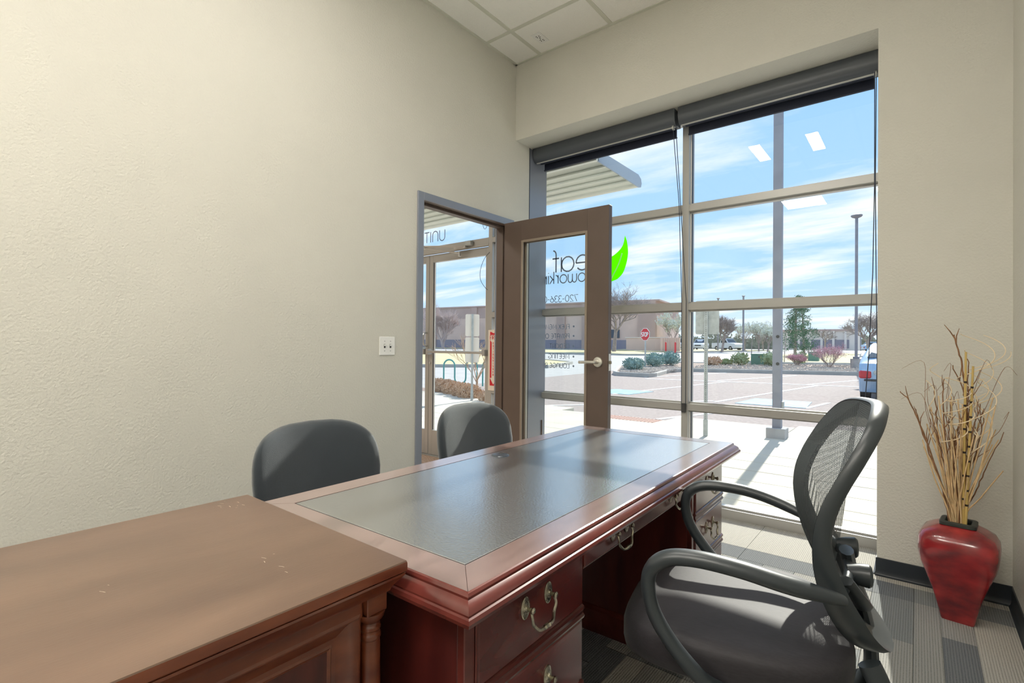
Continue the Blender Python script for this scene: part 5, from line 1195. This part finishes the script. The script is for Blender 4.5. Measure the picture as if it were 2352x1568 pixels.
# ------------------------------------------------------------------ posts, signs, poles
PXC, PYC = 1.118, 4.25
col = thing('steel_column', 'square grey steel column on a concrete footing outside the window', 'column', (PXC, PYC, -.02))
put('shaft', G().box(PXC-.052, PXC+.052, PYC-.052, PYC+.052, .10, 4.42, .004), 'post_grey', col, smooth=False)
put('footing', G().box(PXC-.115, PXC+.115, PYC-.115, PYC+.115, -.06, .112, .006), 'concrete_grey', col, smooth=False)
put('outlet_box', G().box(PXC+.052, PXC+.080, PYC-.03, PYC+.03, .30, .46, .004), 'galv', col, smooth=False)
for z in (.96, 1.32): put('bolt_cap', G().tube([(PXC+.012, PYC-.053, z), (PXC+.012, PYC-.058, z)], .021, 16), 'slot', col)
def perf(nm, label, x, y, z1, rot, zb=-.02):
    t = thing(nm, label, 'sign post', (x, y, zb), rot)
    put('post', G().box(-.022, .022, -.022, .022, 0, z1-zb, .002), 'galv', t, world=False, smooth=False)
    put('sleeve', G().box(-.027, .027, -.027, .027, 0, .22, .002), 'galv', t, world=False, smooth=False)
    hg = G()
    for k in range(int((z1-zb)/.0254)-1):
        z = .03+k*.0254
        hg.tube([(0, -.0224, z), (0, -.0236, z)], .0055, 6) ; hg.tube([(.0224, 0, z), (.0236, 0, z)], .0055, 6)
    put('hole', hg, 'slot', t, world=False, smooth=False, kind='stuff', recalc=False)
    return t
p1 = perf('sign_post', 'perforated steel sign post with one grey plate outside the right window bay', .352, 3.72, 1.72, R(10))
put('plate', G().prism([(px, pz) for px, pz in [(-.150+.02, 1.345), (.150-.02, 1.345), (.150-.005, 1.352), (.150, 1.37), (.150, 1.78), (.145, 1.795), (.13, 1.80), (-.13, 1.80), (-.145, 1.795), (-.150, 1.78), (-.150, 1.37), (-.145, 1.352)]], lambda a, b_, t: (a+.01, .024+t, b_+.02), 0, .003), 'galv', p1, world=False, smooth=False)
p2 = perf('sign_post', 'perforated sign post with two stacked plates outside the entry door', -4.93, 4.78, 1.84, R(48))
for z0_, z1_ in ((1.36, 1.84), (.80, 1.34)):
    put('plate', G().prism([(-.13, z0_), (.13, z0_), (.15, z0_+.02), (.15, z1_-.02), (.13, z1_), (-.13, z1_), (-.15, z1_-.02), (-.15, z0_+.02)], lambda a, b_, t: (a, .024+t, b_+.02), 0, .003), 'cream', p2, world=False, smooth=False)
st = thing('stop_sign', 'red octagonal STOP sign on a thin steel post in the shrub island', 'stop sign', (-8.15, 20.9, hgt(20.9)))
zc = 1.79; oc = [(math.cos(PI/8+k*PI/4), math.sin(PI/8+k*PI/4)) for k in range(8)]
put('post', G().box(-8.18, -8.12, 20.92, 20.97, hgt(21)-.05, 2.0), 'galv', st, smooth=False)
sm_ = Matrix.Translation((-8.15, 20.9, zc)) @ Matrix.Rotation(R(-22), 4, 'Z')
def stf(a, b_, t): v = sm_ @ Vector((a, -t, b_)); return (v.x, v.y, v.z)
put('plate', G().prism([(a*.335, b_*.335) for a, b_ in oc], stf, -.004, .004), 'white', st, smooth=False)
put('face', G().prism([(a*.312, b_*.312) for a, b_ in oc], stf, .004, .007), 'red', st, smooth=False)
wst, ww_ = word('STOP', .20, .042, lambda u, v, t: stf(u-.255, v-.10, .008+.003*(1-t)), sx=.78); put('lettering', wst, 'white', st, smooth=False)
def lightpole(label, x, y, H, r_, base=True, group=None, head=.22):
    z = hgt(y); t = thing('light_pole', label, 'light pole', (x, y, z), group=group)
    put('shaft', G().box(x-r_, x+r_, y-r_, y+r_, z+(.6 if base else 0), z+H, .01), 'post_grey', t, smooth=False)
    if base: put('footing', G().tube([(x, y, z-.05), (x, y, z+.55)], .25, 20), 'concrete_grey', t); put('base_plate', G().box(x-.13, x+.13, y-.13, y+.13, z+.55, z+.66, .01), 'post_grey', t, smooth=False)
    put('lamp_head', G().lathe([(.0, -.12), (.08, -.10), (head*.8, -.05), (head, .0), (head, .05), (head*.6, .08), (.0, .08)], (x, y, z+H), 16), 'post_grey', t)
lightpole('tall square parking light pole on the gravel island at the right', .16, 27.4, 7.7, .062, head=.25)
lightpole('thin light pole behind the white blossom trees, left of the pair', -19.8, 72, 7.5, .09, False); lightpole('thin light pole behind the white blossom trees, right of the pair', -15.9, 70, 7.5, .10, False)
lightpole('small far light pole beside the pale horizon building', -6.4, 120, 6.3, .10, False)
for x, y, w_, lab in ((-4.35, 27.6, .44, 'green utility box between two olive shrubs on the island'), (-2.95, 36.2, .30, 'green utility box behind the small pink shrub')):
    t = thing('utility_box', lab, 'utility box', (x, y, hgt(y)+.1)); z = hgt(y)+.05
    put('cabinet', G().box(x-w_, x+w_, y, y+.6, z, z+.62, .015), 'box_green', t, smooth=False); put('lid', G().box(x-w_-.02, x+w_+.02, y-.02, y+.62, z+.62, z+.67, .01), 'box_green', t, smooth=False); put('hinge', G().box(x-.04, x+.04, y-.03, y-.01, z+.45, z+.55), 'slot', t, smooth=False)
for x, y, h_, lab in ((-5.0, 28.5, 1.75, 'slim staked sapling behind the green utility box'), (-4.1, 33.0, 1.6, 'dark stake leaning near the steel column')):
    o = put('stake', G().tube([(x, y, hgt(y)), (x+.03, y, hgt(y)+h_*.6), (x+.08, y, hgt(y)+h_)], [.028, .022, .012], 6), 'bark'); tag(o, lab, 'stake')
# teal serpentine bike racks
def rack(x, y, label, mm_='teal', loops=3, rot=35):
    pts = []; h = .40; w = .19
    pts.append((0, 0, 0)); 
    for k in range(loops):
        up_ = k % 2 == 0
        for a in range(0, 181, 20):
            pts.append((w*(2*k+1)-w*math.cos(R(a)), 0, (h+.22+w*math.sin(R(a))) if up_ else (.22+.02-w*math.sin(R(a))+.0)))
    pts.append((w*2*loops, 0, .0 if loops % 2 else .8))
    m4 = Matrix.Translation((x, y, hgt(y)+.02)) @ Matrix.Rotation(R(rot), 4, 'Z')
    o = put('bike_rack', G().tube([m4 @ Vector(p) for p in pts], .026, 10), mm_, None); return tag(o, label, 'bike rack')
rack(-9.32, 8.15, 'teal wave-shaped bike rack beside the entry walk', rot=22)
rack(-8.0, 8.55, 'teal wave-shaped bike rack partly hidden by the sapling', rot=22)
rack(-10.9, 7.2, 'grey tube bike rack at the left edge of the entry door view', 'galv', 1, rot=22)

# ------------------------------------------------------------------ louvred sunshade over the entry
ss = thing('sunshade', 'light grey louvred sunshade canopy outside above the entry', 'canopy', (-1.2, 1.1, 2.8))
SX0, SX1, SY0, SY1, SZ = -2.70, .452, .56, 1.42, 2.745
for x in (SX0, SX1-.012):
    pts = [(SY0, SZ+.10), (SY1-.06, SZ+.10), (SY1, SZ+.07), (SY1+.015, SZ+.03), (SY1, SZ-.01), (SY1-.04, SZ-.02), (SY0, SZ-.0)]
    put('end_plate', G().prism(pts, lambda a, b_, t: (x+t, a, b_), 0, .012), 'sunshade_plate', ss, smooth=False)
for y in (.57, .735, .90, 1.065, 1.225):
    sec = [(y-.012, SZ+.080), (y+.05, SZ+.074), (y+.12, SZ+.050), (y+.178, SZ+.006), (y+.175, SZ+.0), (y+.115, SZ+.042), (y+.05, SZ+.066), (y-.012, SZ+.072)]
    put('louvre_slat', G().loft([[(x, a, b_) for a, b_ in sec] for x in (SX0+.012, SX1-.012)]), 'sunshade', ss, ang=40)
for y in (.735, .90, 1.065, 1.225): put('slat_lip', G().box(SX0+.012, SX1-.012, y-.022, y-.004, SZ-.004, SZ+.014, .004), 'sunshade', ss, smooth=False)
put('front_tube', G().tube([(SX0+.012, SY1-.02, SZ+.02), (SX1-.012, SY1-.02, SZ+.02)], .032, 12), 'sunshade', ss)
for x in (-1.9, -.55): put('arm', G().box(x-.02, x+.02, SY0-.03, SY1-.05, SZ+.04, SZ+.10), 'sunshade_plate', ss, smooth=False)
put('wall_rail', G().box(SX0, SX1, .53, .57, SZ+.0, SZ+.11), 'sunshade', ss, smooth=False)
